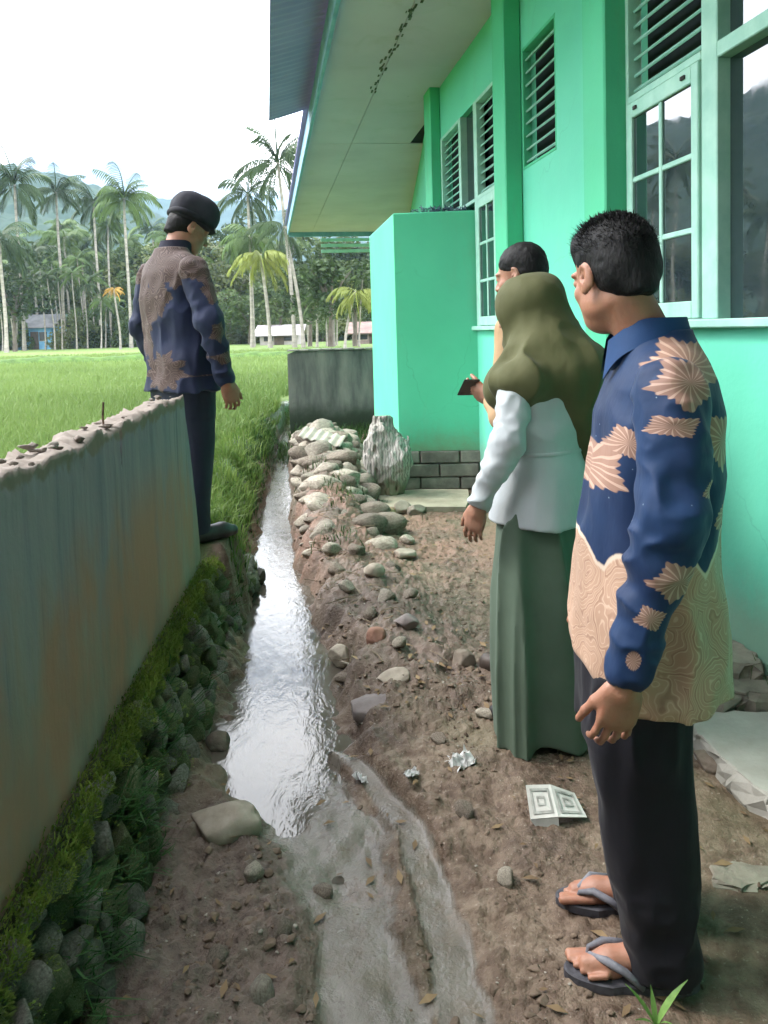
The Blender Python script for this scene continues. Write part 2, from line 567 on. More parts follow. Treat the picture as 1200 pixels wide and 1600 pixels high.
# ---- the field: one sheet to the horizon, dipping under the path
gx = np.array([-3200, -1500, -700, -300, -150, -80, -50, -35, -25, -18, -13, -10, -8, -6, -4.5, -3.4, -2.6, -2.1, -1.7, -1.5, -1, 0, 1, 2.0, 2.3, 3, 5, 9, 15, 30, 60, 120, 300, 700, 1500, 3200.])
gy = np.array([-800, -300, -100, -40, -15, -6, -3, -1, 0, 0.4, 1, 2, 3, 4, 5, 6, 7, 8, 9, 10, 11, 12, 12.7, 13.2, 14, 16, 19, 23, 28, 30, 32, 33, 33.6, 34.2, 35, 36, 40, 48, 56, 64, 72, 90, 120, 200, 350, 700, 1400, 3200.])
X, Y = np.meshgrid(gx, gy, indexing='ij')
Z = 0.27 + 0 * X
Z = np.where((X > -1.65) & (X < 2.25) & (Y > -0.2) & (Y < 12.8), -0.4, Z)
Z = np.where((X >= 2.25) & (Y < 12.8), 0.0, Z)
Z = np.where((X > -1.65) & (Y <= -0.2), -0.02, Z)
Z = np.where(Y > 34.5, 0.36, Z)
m = Mt('rice_field', 0.8, 0.2)
n1 = m.noise(0.35, 5, 0.6)
c = m.ramp(m.noise(0.12, 5, .55), [(.3, (.105, .160, .045)), (.55, (.145, .21, .06)), (.75, (.18, .245, .075))])
c = m.mix(m.ramp(m.noise(9, 4, .7), [(.35, 0.35), (.6, 0.0)]), c, (.05, .11, .02))
m.col(c)
m.bump(m.noise(14, 4, .7), 0.8, 0.06)
f = obj('rice_field', np.stack([X, Y, Z], -1).reshape(-1, 3), grid_faces(len(gx), len(gy)), m.m)
tag(f, 'flat bright green rice field reaching the tree line', kind='structure')

# bund: a low grassy dike across the field
n = 240
xs = np.linspace(-60, 14, n)
pr = np.array([(-.55, 0), (-.35, .22), (-.1, .36), (.2, .42), (.5, .30), (.75, 0)])
V = np.stack([np.repeat(xs, 6), 33.6 + 0.06 * np.repeat(xs, 6) + np.tile(pr[:, 0], n) + .12 * fbm(np.repeat(xs, 6) * .7, np.tile(pr[:, 0], n) * 3, 0, 3), .26 + np.tile(pr[:, 1], n) * (1 + .5 * fbm(np.repeat(xs, 6) * .9, 0 * np.repeat(xs, 6), 4, 3))], 1)
obj('field_dike', V, grid_faces(n, 6), simple('dike_grass', [(.35, (.03, .065, .012)), (.65, (.075, .14, .028))], 3, .9, .8, 8, .08), None, True)
tag(bpy.data.objects['field_dike'], 'low dark green grass dike crossing the rice field', kind='structure')


def scatter(n, x0, x1, y0, y1, seed, keep=None):
    r = np.random.default_rng(seed)
    x, y = r.uniform(x0, x1, n), r.uniform(y0, y1, n)
    if keep is not None:
        k = keep(x, y, r)
        x, y = x[k], y[k]
    return x, y


# rice plants: tufts near enough to read, thinning out with distance
def rice_keep(x, y, r):
    return (x < -0.02 * y - 1.5) & (x > -0.66 * y - 1.5) & (r.uniform(size=len(x)) < np.clip(9.0 / y, 0.1, 1)) & (np.abs(y - 33.8 - .06 * x) > 1.0)


x, y = scatter(150000, -28, -1.4, 5.0, 46, 3, rice_keep)
k = np.random.default_rng(4).integers(2, 4, len(x))
x, y = np.repeat(x, k), np.repeat(y, k)
r = np.random.default_rng(5)
x, y = x + r.normal(0, .03, len(x)), y + r.normal(0, .03, len(x))
P = np.stack([x, y, np.full(len(x), .27)], 1)
V, T = blades(P, r.uniform(.20, .36, len(x)), 0.008 + .0006 * y, 0.6, seed=6)
tag(obj('rice_plants', V, T, RICE), 'young rice plants covering the wet field', 'rice', kind='stuff')


# grass of the bank beyond the wall's end
def bank_keep(x, y, r):
    h, s = ground_h(x, y)
    e, c, hw = chan(x, y)
    d = (c - hw) - x
    return (d > 0.05) & (r.uniform(size=len(x)) < (0.35 + 0.65 * (vnoise(x * 2.2, y * 2.2, 0, 3) > .42)) * np.clip(1.25 - y / 14, .2, 1)) & ~((np.abs(x + .95 - .02 * y) < .16) & (y > 4.6) & (y < 6.2) & (r.uniform(size=len(x)) < .75))


x, y = scatter(52000, -2.3, -0.5, 3.85, 12.5, 12, bank_keep)
P = np.stack([x, y, ground_h(x, y)[0] - .01], 1)
P[:, 2] = np.where(x < -1.6, .28, P[:, 2])
r = np.random.default_rng(8)
V, T = blades(P, r.uniform(.05, .17, len(x)) * (1 + .5 * (vnoise(x * 4, y * 4, 2, 4) > .6)), 0.0035 + .0006 * y, 0.9, seed=9)
tag(obj('bank_grass', V, T, GRASS), 'lush bright grass growing on the channel bank', 'grass', kind='stuff')

# dark weeds overhanging the water's left edge and below the far wall
x, y = scatter(26000, -2.0, 0.1, 3.9, 10.2, 21, lambda x, y, r: ((chan(x, y)[1] - chan(x, y)[2] - .02) - x > 0) & ((chan(x, y)[1] - chan(x, y)[2] - .02) - x < .16) & (r.uniform(size=len(x)) < .8) | ((y > 8.6) & (x > -1.6) & (x < -.1) & (r.uniform(size=len(x)) < .25)))
P = np.stack([x, y, ground_h(x, y)[0]], 1)
V, T = blades(P, np.random.default_rng(3).uniform(.03, .12, len(x)) * np.where(y > 8.4, 2.0, 1.0), 0.004 + .0008 * y, .9, seed=19)
tag(obj('channel_weeds', V, T, DKGRASS), 'dark green weeds hanging over the left edge of the channel', 'weeds', kind='stuff')

# ---------------------------------------------------------------- boundary wall on its stone footing
FENCE = Mt('weathered_paint', 0.85, 0.2)
m = FENCE
st1 = m.noise(2.2, 5, .6, st=(3, 3, .22))
st2 = m.noise(7, 5, .65, st=(3, 3, .16))
pz = m.sep()[2]
c = m.ramp(st1, [(.28, (.145, .145, .19)), (.45, (.215, .205, .245)), (.6, (.27, .25, .275)), (.75, (.18, .175, .22))])
c = m.mix(m.ramp(st2, [(.50, 0.0), (.66, .5)]), c, (.28, .275, .29))
c = m.mix(m.ramp(st2, [(.3, .6), (.42, 0.0)]), c, (.10, .12, .145))
low = m.ss(m.math('ADD', pz, m.math('MULTIPLY_ADD', st1, -.9, .45)), .95, .45)
c = m.mix(m.math('MULTIPLY', low, .85), c, m.ramp(m.noise(5, 5, .6, st=(1, 1, .4)), [(.35, (.20, .16, .125)), (.65, (.29, .24, .19))]))
red = m.math('MULTIPLY', m.ramp(m.noise(2.1, 4, .6, st=(1, 1, .5)), [(.47, 0.0), (.60, .9)]), m.ss(pz, 1.05, .75))
c = m.mix(red, c, (.36, .19, .135))
c = m.mix(m.ss(m.math('ADD', pz, m.math('MULTIPLY_ADD', m.noise(14), .12, -.06)), 1.125, 1.150), c, (.20, .17, .145))
m.col(c)
m.bump(m.noise(30, 6, .65, st=(1, 1, .6)), .45, .006)
m.bump(st2, .3, .006)


def build_fence():
    root = empty('boundary_wall', 'low weathered grey-green boundary wall on mossy stone footing, left of the channel', 'wall')
    y0 = -2.5
    s = np.concatenate([np.linspace(0, .5, 40), np.linspace(.505, 1, 520)])
    zf = np.linspace(.30, 1, 70)
    nb = 8
    prof = [(0.0, t) for t in zf] + [(k / 5, 1.0) for k in range(1, 5)] + [(1.0, t) for t in np.linspace(1, .3, nb)]
    prof = np.array(prof)
    n, k = len(s), len(prof)
    Sg, U = np.meshgrid(s, prof[:, 0], indexing='ij')
    Tt = np.tile(prof[:, 1], (n, 1))
    tn = (Tt - .3) / .7
    yend = 3.66 - .27 * tn ** 1.5 + .012 * fbm(tn * 9, U * 2, 1.3, 3)
    Yg = y0 + Sg * (yend - y0)
    top = 1.172 + .020 * fbm(Yg * 3.2, U * 1.5, 0, 4, 2, .6) + .014 * (vnoise(Yg * 1.7, 0 * Yg, 0 * Yg, 4) > .55) + .034 * fbm(Yg * 13, U * 3, 2, 5, 8, .7)
    Z = .27 + (top - .27) * tn
    off = .004 * fbm(Yg * 4, Z * 4, 0, 4, 7) + .004 * fbm(Yg * 25, Z * 25, 0, 2, 9) * sstep(1.0, 1.15, Z)
    cw = np.clip((Z - 1.045) / .12, 0, 1) * .011
    crack = (np.abs(Yg - 2.385 - .02 * (Z - 1.1)) < cw) & (U < .3)
    off = off - .04 * crack
    Xg = FX(Yg) + off - U * .115
    V = np.stack([Xg, Yg, Z], -1).reshape(-1, 3)
    F = [tuple(q) for q in grid_faces(n, k)]
    F.append(tuple(range((n - 1) * k, n * k)))
    o = obj('wall_panel', V, F, FENCE.m, root, True)
    fixn(o)
    # broken coping: crumbled mortar lumps along the top
    cop = simple('crumbled_mortar', [(.35, (.11, .085, .072)), (.5, (.19, .16, .14)), (.68, (.27, .245, .215))], 14, .95, .9, 50, .01)
    r = np.random.default_rng(31)
    b, fs = [], []
    off = 0
    for i in range(110):
        yy = r.uniform(-.5, 3.38)
        v, f = rock_v(400 + i % 30, 1, .7, 6, .5, 2.2)
        sc = np.array([r.uniform(.010, .03), r.uniform(.008, .028), r.uniform(.006, .014)]) * r.uniform(.3, .9)
        v = v * sc + np.array([FX(yy) - r.uniform(.01, .10), yy, 1.172 + .012 * (vnoise(np.array([yy * 1.7]), np.zeros(1), np.zeros(1), 4)[0] > .55) + r.uniform(-.006, .012)])
        b.append(v)
        fs.append(f + off)
        off += len(v)
    obj('broken_coping', np.concatenate(b), np.concatenate(fs), cop, root, False)
    B().tube([(FX(2.42) - .06, 2.42, 1.15), (FX(2.42) - .063, 2.422, 1.20), (FX(2.42) - .058, 2.42, 1.245)], .0035, 6).build('rebar_stub', simple('rust', [(.4, (.05, .03, .02)), (.6, (.10, .06, .04))], 60), root)
    # footing
    mortar = simple('footing_earth', [(.35, (.030, .036, .018)), (.65, (.075, .075, .04))], 9, .95, .9, 40, .02)
    ys = np.linspace(-.8, 4.75, 90)
    V = []
    for yv in ys:
        e = sstep(3.7, 4.7, yv)
        fx = float(FX(yv)) + (0.02 + .05 * e)
        zt = .335 - .30 * e ** 1.5 * 0.9
        for (dx, z) in ((-.16, zt - .01), (0.0, zt), (.035, zt * .6 - .01), (.09, -.16), (-.16, -.16)):
            V.append((fx + dx + .015 * float(fbm(np.array([yv * 6]), np.array([z * 6]), 1.)[0]), yv, z))
    ft = obj('stone_footing', V, [tuple(q) for q in grid_faces(90, 5)] + [tuple(range(89 * 5, 90 * 5))], mortar, root)
    fixn(ft)
    stm = simple('mossy_stone', [(.3, (.075, .08, .06)), (.5, (.165, .16, .13)), (.72, (.28, .27, .235))], 9, .9, .8, 40, .01, rvar=.3)
    mst = simple('stone_green', [(.35, (.05, .075, .03)), (.55, (.11, .135, .06)), (.72, (.21, .205, .16))], 14, .9, .8, 40, .01, rvar=.3)
    protos = [[mesh('stone', *rock_v(10 + i, 2, .38, 8, .58, 1.7), mt, True) for i in range(6)] for mt in (stm, mst)]
    moss_p = []
    for row in range(5):
        yv = -.3
        while yv < 4.6:
            e = float(sstep(3.7, 4.7, yv))
            ztop = (.345 - .27 * e ** 1.5)
            sz = r.uniform(.036, .062)
            z = -.02 + (ztop + .0) * (row + .5) / 5 + r.uniform(-.015, .015)
            x = float(FX(yv)) + .02 + .05 * e + .105 * (1 - (z + .02) / (ztop + .02)) + r.uniform(-.012, .022)
            if z > -.06:
                o = link('stone', protos[int(r.uniform() < .5)][r.integers(6)], ft, (x, yv, z), (r.uniform(-.4, .4), r.uniform(-.5, .5), r.uniform(-.4, .4)), (sz * r.uniform(.75, 1.05), sz * r.uniform(.95, 1.5), sz * r.uniform(.7, 1.15)))
                if row >= 2 or r.uniform() < .35:
                    moss_p.append((x, yv, z, sz))
            yv += sz * r.uniform(1.75, 2.3)
    # moss and small ferns
    P, L, N = [], [], []
    for (x, yv, z, sz) in moss_p:
        top = z > .24
        pat = vnoise(np.array([yv * 2.6]), np.array([z * 5.]), np.array([.3]), 6)[0]
        q = int(r.integers(60, 150) * (5.0 if top else .8) * (1.6 * pat if top else pat))
        a = r.normal(size=(q, 3))
        a /= np.linalg.norm(a, axis=1)[:, None]
        a[:, 0] = np.abs(a[:, 0])
        a[:, 2] = np.abs(a[:, 2]) * (1 if top else .6) + (.1 if top else -.1)
        P.append(np.array([x, yv, z]) + a * np.array([sz * .85, sz * 1.15, sz * .9]))
        N.append(a * np.array([.8, .5, 1.0]))
        L.append(r.uniform(.004, .013, q))
    q = 16000
    yy = r.uniform(-.3, 3.9, q)
    kk = r.uniform(size=q) < .35 + .9 * vnoise(yy * 4, 0 * yy, 0 * yy, 8)
    yy = yy[kk]
    q = len(yy)
    P.append(np.stack([FX(yy) + r.uniform(-.002, .075, q), yy, .338 + .012 * r.normal(size=q)], 1))
    N.append(np.stack([r.normal(.3, .3, q), r.normal(0, .3, q), np.full(q, 1.0)], 1))
    L.append(r.uniform(.006, .020, q))
    P, N, L = np.concatenate(P), np.concatenate(N), np.concatenate(L)
    V, T = blades(P, L, .0034, .9, seed=41, nrm=N)
    tag(obj('moss', V, T, MOSS, root), kind='stuff')
    # hanging grass tufts on the footing
    P, L = [], []
    for i in range(46):
        yv = r.uniform(1.5, 2.35) if i < 26 else r.uniform(2.2, 4.5)
        z = r.uniform(.04, .26)
        x = float(FX(yv)) + .05 + .10 * (1 - z / .35)
        q = r.integers(14, 34)
        P.append(np.array([x, yv, z]) + r.normal(0, .022, (q, 3)))
        L.append(r.uniform(.03, .10, q))
    P, L = np.concatenate(P), np.concatenate(L)
    Nn = np.tile([.75, -.15, .45], (len(P), 1)) + r.normal(0, .35, (len(P), 3))
    V, T = blades(P, L, .0035, .9, seed=43, nrm=Nn)
    tag(obj('fern_tufts', V, T, simple('fern_leaf', [(.35, (.02, .06, .018)), (.65, (.06, .15, .04))], 8, .6, trans=.3), root), kind='stuff')


build_fence()

# ---- far stretch of the same wall, past the gap
def far_wall():
    root = empty('boundary_wall', 'dark mossy stretch of concrete wall at the far end of the channel', 'wall')
    m = Mt('dark_mossy_concrete', .9, .2)
    s1 = m.noise(3, 5, .6, st=(2, 2, .4))
    c = m.ramp(s1, [(.3, (.06, .066, .062)), (.5, (.125, .128, .115)), (.7, (.20, .195, .17))])
    c = m.mix(m.ss(m.math('ADD', m.sep()[2], m.math('MULTIPLY', m.noise(6), .3)), .75, .4), c, (.035, .045, .03))
    m.col(c).bump(m.noise(20, 6), .5, .02)
    xs = np.linspace(0, 1, 60)
    V = []
    for t in xs:
        x, y = -1.245 + t * 2.0, 10.0 + t * .25
        top = 1.19 + .012 * float(fbm(np.array([x * 6]), np.array([1.]), 0, 3)[0]) - .03 * max(0, .04 - t) / .04
        jag = .03 * float(fbm(np.array([t * 30]), np.array([3.]), 0, 2)[0])
        for (dy, z) in ((0, .1), (jag * 0, .5), (0, .85), (0, top), (.15, top + .005), (.15, .1)):
            xx = x + (.04 * float(fbm(np.array([z * 5]), np.array([7.]), 0, 3)[0]) if t == 0 else 0)
            V.append((xx, y + dy, z))
    F = [tuple(q) for q in grid_faces(60, 6)] + [tuple(range(6)), tuple(range(59 * 6, 60 * 6))]
    fixn(obj('wall_panel', V, F, m.m, root))
    b = B()
    for i in range(14):
        x0 = -1.25 + i * .145
        b.box(x0, x0 + .135, 9.985 + i * .018, 10.17 + i * .018, 1.196, 1.212 + random.uniform(0, .01), .004)
    b.build('coping', simple('pale_coping', [(.4, (.16, .16, .14)), (.6, (.28, .27, .24))], 9), root)


far_wall()

# ---------------------------------------------------------------- school building (local frame: +Y along the wall, -X out of it)
BR = math.atan(0.15)
CB, SB = math.cos(BR), math.sin(BR)
Lo = lambda Y: Y / CB                                   # world Y on the wall face -> local y


def w2l(X, Y):
    dx, dy = X - 1.72, Y
    return dx * CB + dy * SB, -dx * SB + dy * CB


school = empty('school_building', 'mint green school building with louvred windows and wide eaves along the right', 'building', loc=(1.72, 0, 0), rz=BR)


def paint(name, a, b, dirt=(.16, .17, .12), zdirt=0.0):
    m = Mt(name, .62, .35)
    c = m.ramp(m.noise(1.3, 4, .55), [(.3, a), (.7, b)])
    c = m.mix(m.ramp(m.noise(2.5, 6, .7, st=(1, 1, .25)), [(.54, 0.0), (.78, .42)]), c, dirt)
    c = m.mix(m.ramp(m.noise(16, 4, .7), [(.66, 0.0), (.78, .22)]), c, dirt)
    wv_ = nd(m.t, 'VectorMath', {'operation': 'ADD'}, {0: m.ob, 1: nd(m.t, 'VectorMath', {'operation': 'SCALE'}, {0: nd(m.t, 'TexNoise', {}, {'Vector': m.ob, 'Scale': 5.0, 'Detail': 4.0}).outputs['Color'], 'Scale': .25}).outputs[0]}).outputs[0]
    crk = m.math('MULTIPLY', m.ramp(m.voro(1.1, 'DISTANCE_TO_EDGE', wv_), [(.0, .32), (.005, 0.0)]), m.ramp(m.noise(1.4, 2), [(.5, 0.0), (.6, 1.0)]))
    c = m.mix(crk, c, tuple(.45 * q for q in a))
    if zdirt:
        c = m.mix(m.ss(m.math('ADD', m.sep()[2], m.math('MULTIPLY_ADD', m.noise(5, 5, .7), .35, -.17)), zdirt, zdirt - .35), c, dirt)
    m.col(c)
    m.bump(m.noise(45, 5, .6), .22, .004)
    m.bump(m.noise(5, 3, .5), .25, .012)
    return m.m


WALL = paint('mint_wall_paint', (.105, .51, .355), (.13, .575, .405), (.19, .36, .26), .62)
PILLAR = paint('green_pillar_paint', (.065, .43, .235), (.08, .49, .28))
FRAME = simple('mint_wood_paint', [(.35, (.26, .50, .42)), (.65, (.36, .60, .51))], 9, .5, .25, 60, .003, spec=.4)
SLAT = simple('louvre_paint', [(.35, (.20, .44, .38)), (.65, (.29, .52, .45))], 9, .55, .2, 60, .003)
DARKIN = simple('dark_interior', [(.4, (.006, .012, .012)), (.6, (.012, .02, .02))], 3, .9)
gm = Mt('window_glass', .03, .5)
gm.b.inputs['IOR'].default_value = 2.3
gm.col(gm.ramp(gm.noise(2.2, 4), [(.4, (.010, .018, .022)), (.7, (.022, .034, .04))]))
gm.rough(gm.ramp(gm.noise(9, 5, .7), [(.45, .015), (.75, .10)]))
gm.bump(gm.noise(1.6, 2, .4), .06, .02)
GLASS = gm.m

ZS, ZT, ZM, SOF = 1.455, 3.24, 2.455, 3.72
WT = .14                                                # wall thickness


def wbox(name, y0, y1, z0, z1, mat=None, x0=0.0, x1=WT, par=None, bev=0.0):
    return B().box(x0, x1, y0, y1, z0, z1, bev).build(name, mat or WALL, par or school)


# wall pieces round the openings (butted end to end)
segs = [(-3.0, Lo(3.66), 'win'), (Lo(3.66), Lo(4.53), 'solid'), (Lo(4.53), Lo(5.12), 'vent'), (Lo(5.12), Lo(5.62), 'solid'), (Lo(5.62), Lo(7.42), 'win'), (Lo(7.42), Lo(7.9), 'solid')]
for a, b, k in segs:
    if k == 'solid':
        wbox('wall', a, b, -.2, SOF + .05)
    elif k == 'win':
        wbox('wall', a, b, -.2, ZS - .035)
        wbox('wall', a, b, ZT, SOF + .05)
    else:
        wbox('wall', a, b, -.2, ZM + .01)
        wbox('wall', a, b, ZT, SOF + .05)
# far wing turning away beyond the corner pillar
b = B()
c = [w2l(.548, 7.86), w2l(.62, 17.6), w2l(.80, 17.6), w2l(.75, 7.86)]
b.add([(x, y, z) for z in (-.2, SOF + .05) for x, y in c], [(0, 1, 2, 3), (4, 5, 6, 7), (0, 1, 5, 4), (1, 2, 6, 5), (2, 3, 7, 6), (3, 0, 4, 7)])
fixn(b.build('wing_wall', WALL, school))
# pillars
for y0, y1, p in ((Lo(3.655), Lo(3.90), .115), (Lo(5.125), Lo(5.38), .12), (Lo(7.44), Lo(7.72), .10)):
    wbox('pillar', y0, y1, -.15, SOF + .02, PILLAR, -p, -.001, bev=.008)
# sill and lower plinth
wbox('window_sill', -3.0, Lo(3.64), ZS - .034, ZS, FRAME, -.045, .12, bev=.005)
wbox('window_sill', Lo(5.63), Lo(7.41), ZS - .034, ZS, FRAME, -.045, .12, bev=.005)


def louvre(par, y0, y1, z0, z1, n, th=.012):
    """slats leaning outwards, each its own piece, over a dark back"""
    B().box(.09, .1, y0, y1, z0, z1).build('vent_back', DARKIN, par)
    dz = (z1 - z0) / n
    me = None
    for i in range(n):
        z = z0 + dz * (i + .5)
        if me is None:
            L = (y1 - y0) - .004
            w = dz * .55
            bb = B().box(-w * .5, w * .5, -L / 2, L / 2, -th / 2, th / 2, .002)
            me = mesh('slat', bb.v, bb.f, SLAT)
        link('slat', me, par, (.035, (y0 + y1) / 2, z), (random.uniform(-.012, .012), R_(-40) + random.uniform(-.06, .06), 0))


def frame_bars(par, bars, x0=-.01, x1=.06, mat=None, name='frame_bar'):
    for (y0, y1, z0, z1) in bars:
        B().box(x0, x1, y0, y1, z0, z1, .004).build(name, mat or FRAME, par)


def sash(par, y0, y1, z0, z1, cols, rows, xo=-.022):
    """casement leaf with small panes"""
    w = .05
    frame_bars(par, [(y0, y0 + w, z0, z1), (y1 - w, y1, z0, z1), (y0 + w, y1 - w, z0, z0 + .07), (y0 + w, y1 - w, z1 - .07, z1)], xo, xo + .035, name='sash_rail')
    iy0, iy1, iz0, iz1 = y0 + w, y1 - w, z0 + .07, z1 - .07
    t = .024
    ph = (iz1 - iz0 - t * (rows - 1)) / rows
    pw = (iy1 - iy0 - t * (cols - 1)) / cols
    for c_ in range(1, cols):
        yy = iy0 + c_ * pw + (c_ - 1) * t
        frame_bars(par, [(yy, yy + t, iz0, iz1)], xo + .004, xo + .03, name='glazing_bar')
    for r_ in range(1, rows):
        zz = iz0 + r_ * ph + (r_ - 1) * t
        for c_ in range(cols):
            yy = iy0 + c_ * (pw + t)
            frame_bars(par, [(yy, yy + pw, zz, zz + t)], xo + .005, xo + .029, name='glazing_bar')
    for c_ in range(cols):
        for r_ in range(rows):
            yy, zz = iy0 + c_ * (pw + t), iz0 + r_ * (ph + t)
            o = B().box(xo + .014, xo + .02, yy, yy + pw, zz, zz + ph).build('pane', GLASS, par)
            o.rotation_euler = (0, 0, 0)


# near window group
w1 = link('window', None, school)
louvre(w1, Lo(3.03), Lo(3.63), ZM + .035, ZT - .03, 10)
frame_bars(w1, [(Lo(3.63), Lo(3.655), ZS, ZT), (Lo(2.925), Lo(3.03), ZS, ZT), (Lo(3.03), Lo(3.63), ZT - .03, ZT), (Lo(3.03), Lo(3.63), ZM, ZM + .035)])
sash(w1, Lo(3.035), Lo(3.625), ZS + .004, ZM - .004, 2, 3)
for sgn in (3.12, 3.52):
    B().box(-.03, -.0225, Lo(sgn), Lo(sgn) + .03, ZM - .045, ZM - .03).build('latch', simple('latch_iron', [(.4, (.02, .02, .02)), (.6, (.05, .05, .05))], 30), w1)
# wide fixed lights toward the camera
ys = [Lo(2.925), Lo(1.95), Lo(1.0), Lo(0.0), Lo(-1.0), -3.0]
for i in range(5):
    a, b_ = ys[i + 1], ys[i]
    if i < 4:
        frame_bars(w1, [(a - .03, a + .03, ZS, ZT)])
    aa = a + .03
    frame_bars(w1, [(aa, b_ - (.0 if i == 0 else .03), ZM - .03, ZM + .03)])
    bb_ = b_ - (.0 if i == 0 else .03)
    B().box(.045, .051, aa, bb_, ZS, ZM - .03).build('pane', GLASS, w1)
    B().box(.045, .051, aa, bb_, ZM + .03, ZT).build('pane', GLASS, w1)
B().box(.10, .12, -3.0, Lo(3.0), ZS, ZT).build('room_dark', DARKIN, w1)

# high vent between the pillars
w2 = link('wall_vent', None, school)
louvre(w2, Lo(4.55), Lo(5.10), ZM + .03, ZT - .02, 9)
frame_bars(w2, [(Lo(4.53), Lo(4.55), ZM + .01, ZT), (Lo(5.10), Lo(5.12), ZM + .01, ZT), (Lo(4.55), Lo(5.10), ZM + .01, ZM + .03), (Lo(4.55), Lo(5.10), ZT - .02, ZT)], -.002, .06, PILLAR)

# far window group
w3 = link('window', None, school)
louvre(w3, Lo(5.68), Lo(6.18), ZM + .035, ZT - .03, 10)
louvre(w3, Lo(6.75), Lo(7.38), ZM + .035, ZT - .03, 11)
frame_bars(w3, [(Lo(5.62), Lo(5.68), ZS, ZT), (Lo(6.18), Lo(6.27), ZS, ZT), (Lo(6.68), Lo(6.75), ZS, ZT), (Lo(7.38), Lo(7.42), ZS, ZT)])
for a, b_ in ((5.68, 6.18), (6.75, 7.38)):
    frame_bars(w3, [(Lo(a), Lo(b_), ZT - .03, ZT), (Lo(a), Lo(b_), ZM, ZM + .035)])
    sash(w3, Lo(a) + .004, Lo(b_) - .004, ZS + .004, ZM - .004, 2, 3)
B().box(.05, .056, Lo(6.27), Lo(6.68), ZS, ZM).build('pane', GLASS, w3)
B().box(.05, .056, Lo(6.27), Lo(6.68), ZM + .03, ZT).build('pane', GLASS, w3)
frame_bars(w3, [(Lo(6.27), Lo(6.68), ZM, ZM + .03)])
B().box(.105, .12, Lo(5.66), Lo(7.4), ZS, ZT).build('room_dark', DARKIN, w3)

# soffit boards
m = Mt('soffit_board', .85, .2)
c = m.ramp(m.noise(1.1, 5, .55), [(.3, (.56, .415, .53)), (.7, (.66, .50, .62))])
c = m.mix(m.ramp(m.noise(2.4, 6, .7, dist=.6), [(.55, 0.0), (.75, .40)]), c, (.42, .34, .34))
c = m.mix(m.ramp(m.voro(3.1), [(.0, .75), (.035, 0.0)]), c, (.06, .06, .05))
m.col(c).bump(m.noise(25, 4), .15, .004)
sof = link('soffit', None, school)
EAVE = 1.16
cut = [-3.0, Lo(1.6), Lo(4.2), Lo(6.72), Lo(9.6), Lo(12.4), Lo(15.3), Lo(17.9)]
for i in range(7):
    for (x0, x1) in ((-.60, .12), (-EAVE + .03, -.606)):
        z = SOF + random.uniform(0, .006)
        B().box(x0, x1 if i < 4 else (x1 if x1 < 0 else 1.9), cut[i] + .004, cut[i + 1] - .004, z, z + .012).build('soffit_panel', m.m, sof)
# crumbled stain strip along the long joint, hanging flakes
fl = B()
for i in range(60):
    y = random.uniform(Lo(4.6), Lo(7.6))
    x = -.603 + random.gauss(0, .018) - (.02 if y > Lo(6.6) else 0)
    s_ = random.uniform(.006, .02)
    fl.box(x - s_ * .5, x + s_ * .5, y - s_ * 2, y + s_ * 2, SOF - random.uniform(.002, .006), SOF + .004, .001)
tag(fl.build('flaking_plaster', simple('stained_plaster', [(.4, (.07, .07, .055)), (.6, (.16, .15, .12))], 20), sof), kind='stuff')
# ceiling void above, so no light leaks down
B().box(-EAVE + .03, 2.5, -3.0, Lo(17.9), SOF + .03, SOF + .05).build('ceiling_board', DARKIN, sof)
# fascia and roof
FASC = simple('teal_fascia_paint', [(.35, (.16, .30, .46)), (.65, (.24, .40, .56))], 5, .6, .2, 40, .004)
B().box(-EAVE - .005, -EAVE + .029, -3.0, Lo(17.9), SOF - .055, SOF + .16, .004).build('fascia_board', FASC, school)
B().box(-EAVE + .03, 2.2, Lo(17.9), Lo(17.93), SOF - .10, SOF + .16, .004).build('gable_board', FASC, school)
for k in range(3):
    B().box(-.4, 2.0, Lo(17.95) + .02, Lo(17.99) + .02, SOF - .2 - .13 * k, SOF - .13 - .13 * k, .004).build('gable_slat', FRAME, school)
m = Mt('roof_sheet', .55, .35)
c = m.ramp(m.noise(2, 5, .6), [(.3, (.28, .22, .50)), (.7, (.36, .27, .56))])
c = m.mix(m.ramp(m.noise(7, 5, .7), [(.6, 0.0), (.8, .5)]), c, (.22, .15, .15))
m.col(c).bump(m.noise(40, 4), .1, .003)
nY = 660
ysr = np.linspace(-3.0, Lo(8.75), nY)
xr = np.array([-EAVE - .44, -EAVE - .25, -EAVE - .0055, 0, 1.2, 2.6])
X, Y = np.meshgrid(xr, ysr, indexing='ij')
zr = np.array([SOF + .03, SOF + .085, SOF + .165, SOF + .55, SOF + .95, SOF + 1.4])
Z = np.repeat(zr[:, None], nY, 1) + .006 * np.sin(Y * 2 * np.pi / .115)
V = np.concatenate([np.stack([X, Y, Z], -1).reshape(-1, 3), np.stack([X, Y, Z + .004], -1).reshape(-1, 3)])
gf = grid_faces(6, nY)
rf = obj('corrugated_roof', V, np.concatenate([gf, gf + 6 * nY]), m.m, school, True)
ys2 = np.linspace(Lo(8.75), Lo(18.1), 20)
B().box(-EAVE - .06, 2.6, Lo(8.76), Lo(18.1), SOF + .17, SOF + .19).build('roof_sheet', m.m, school)

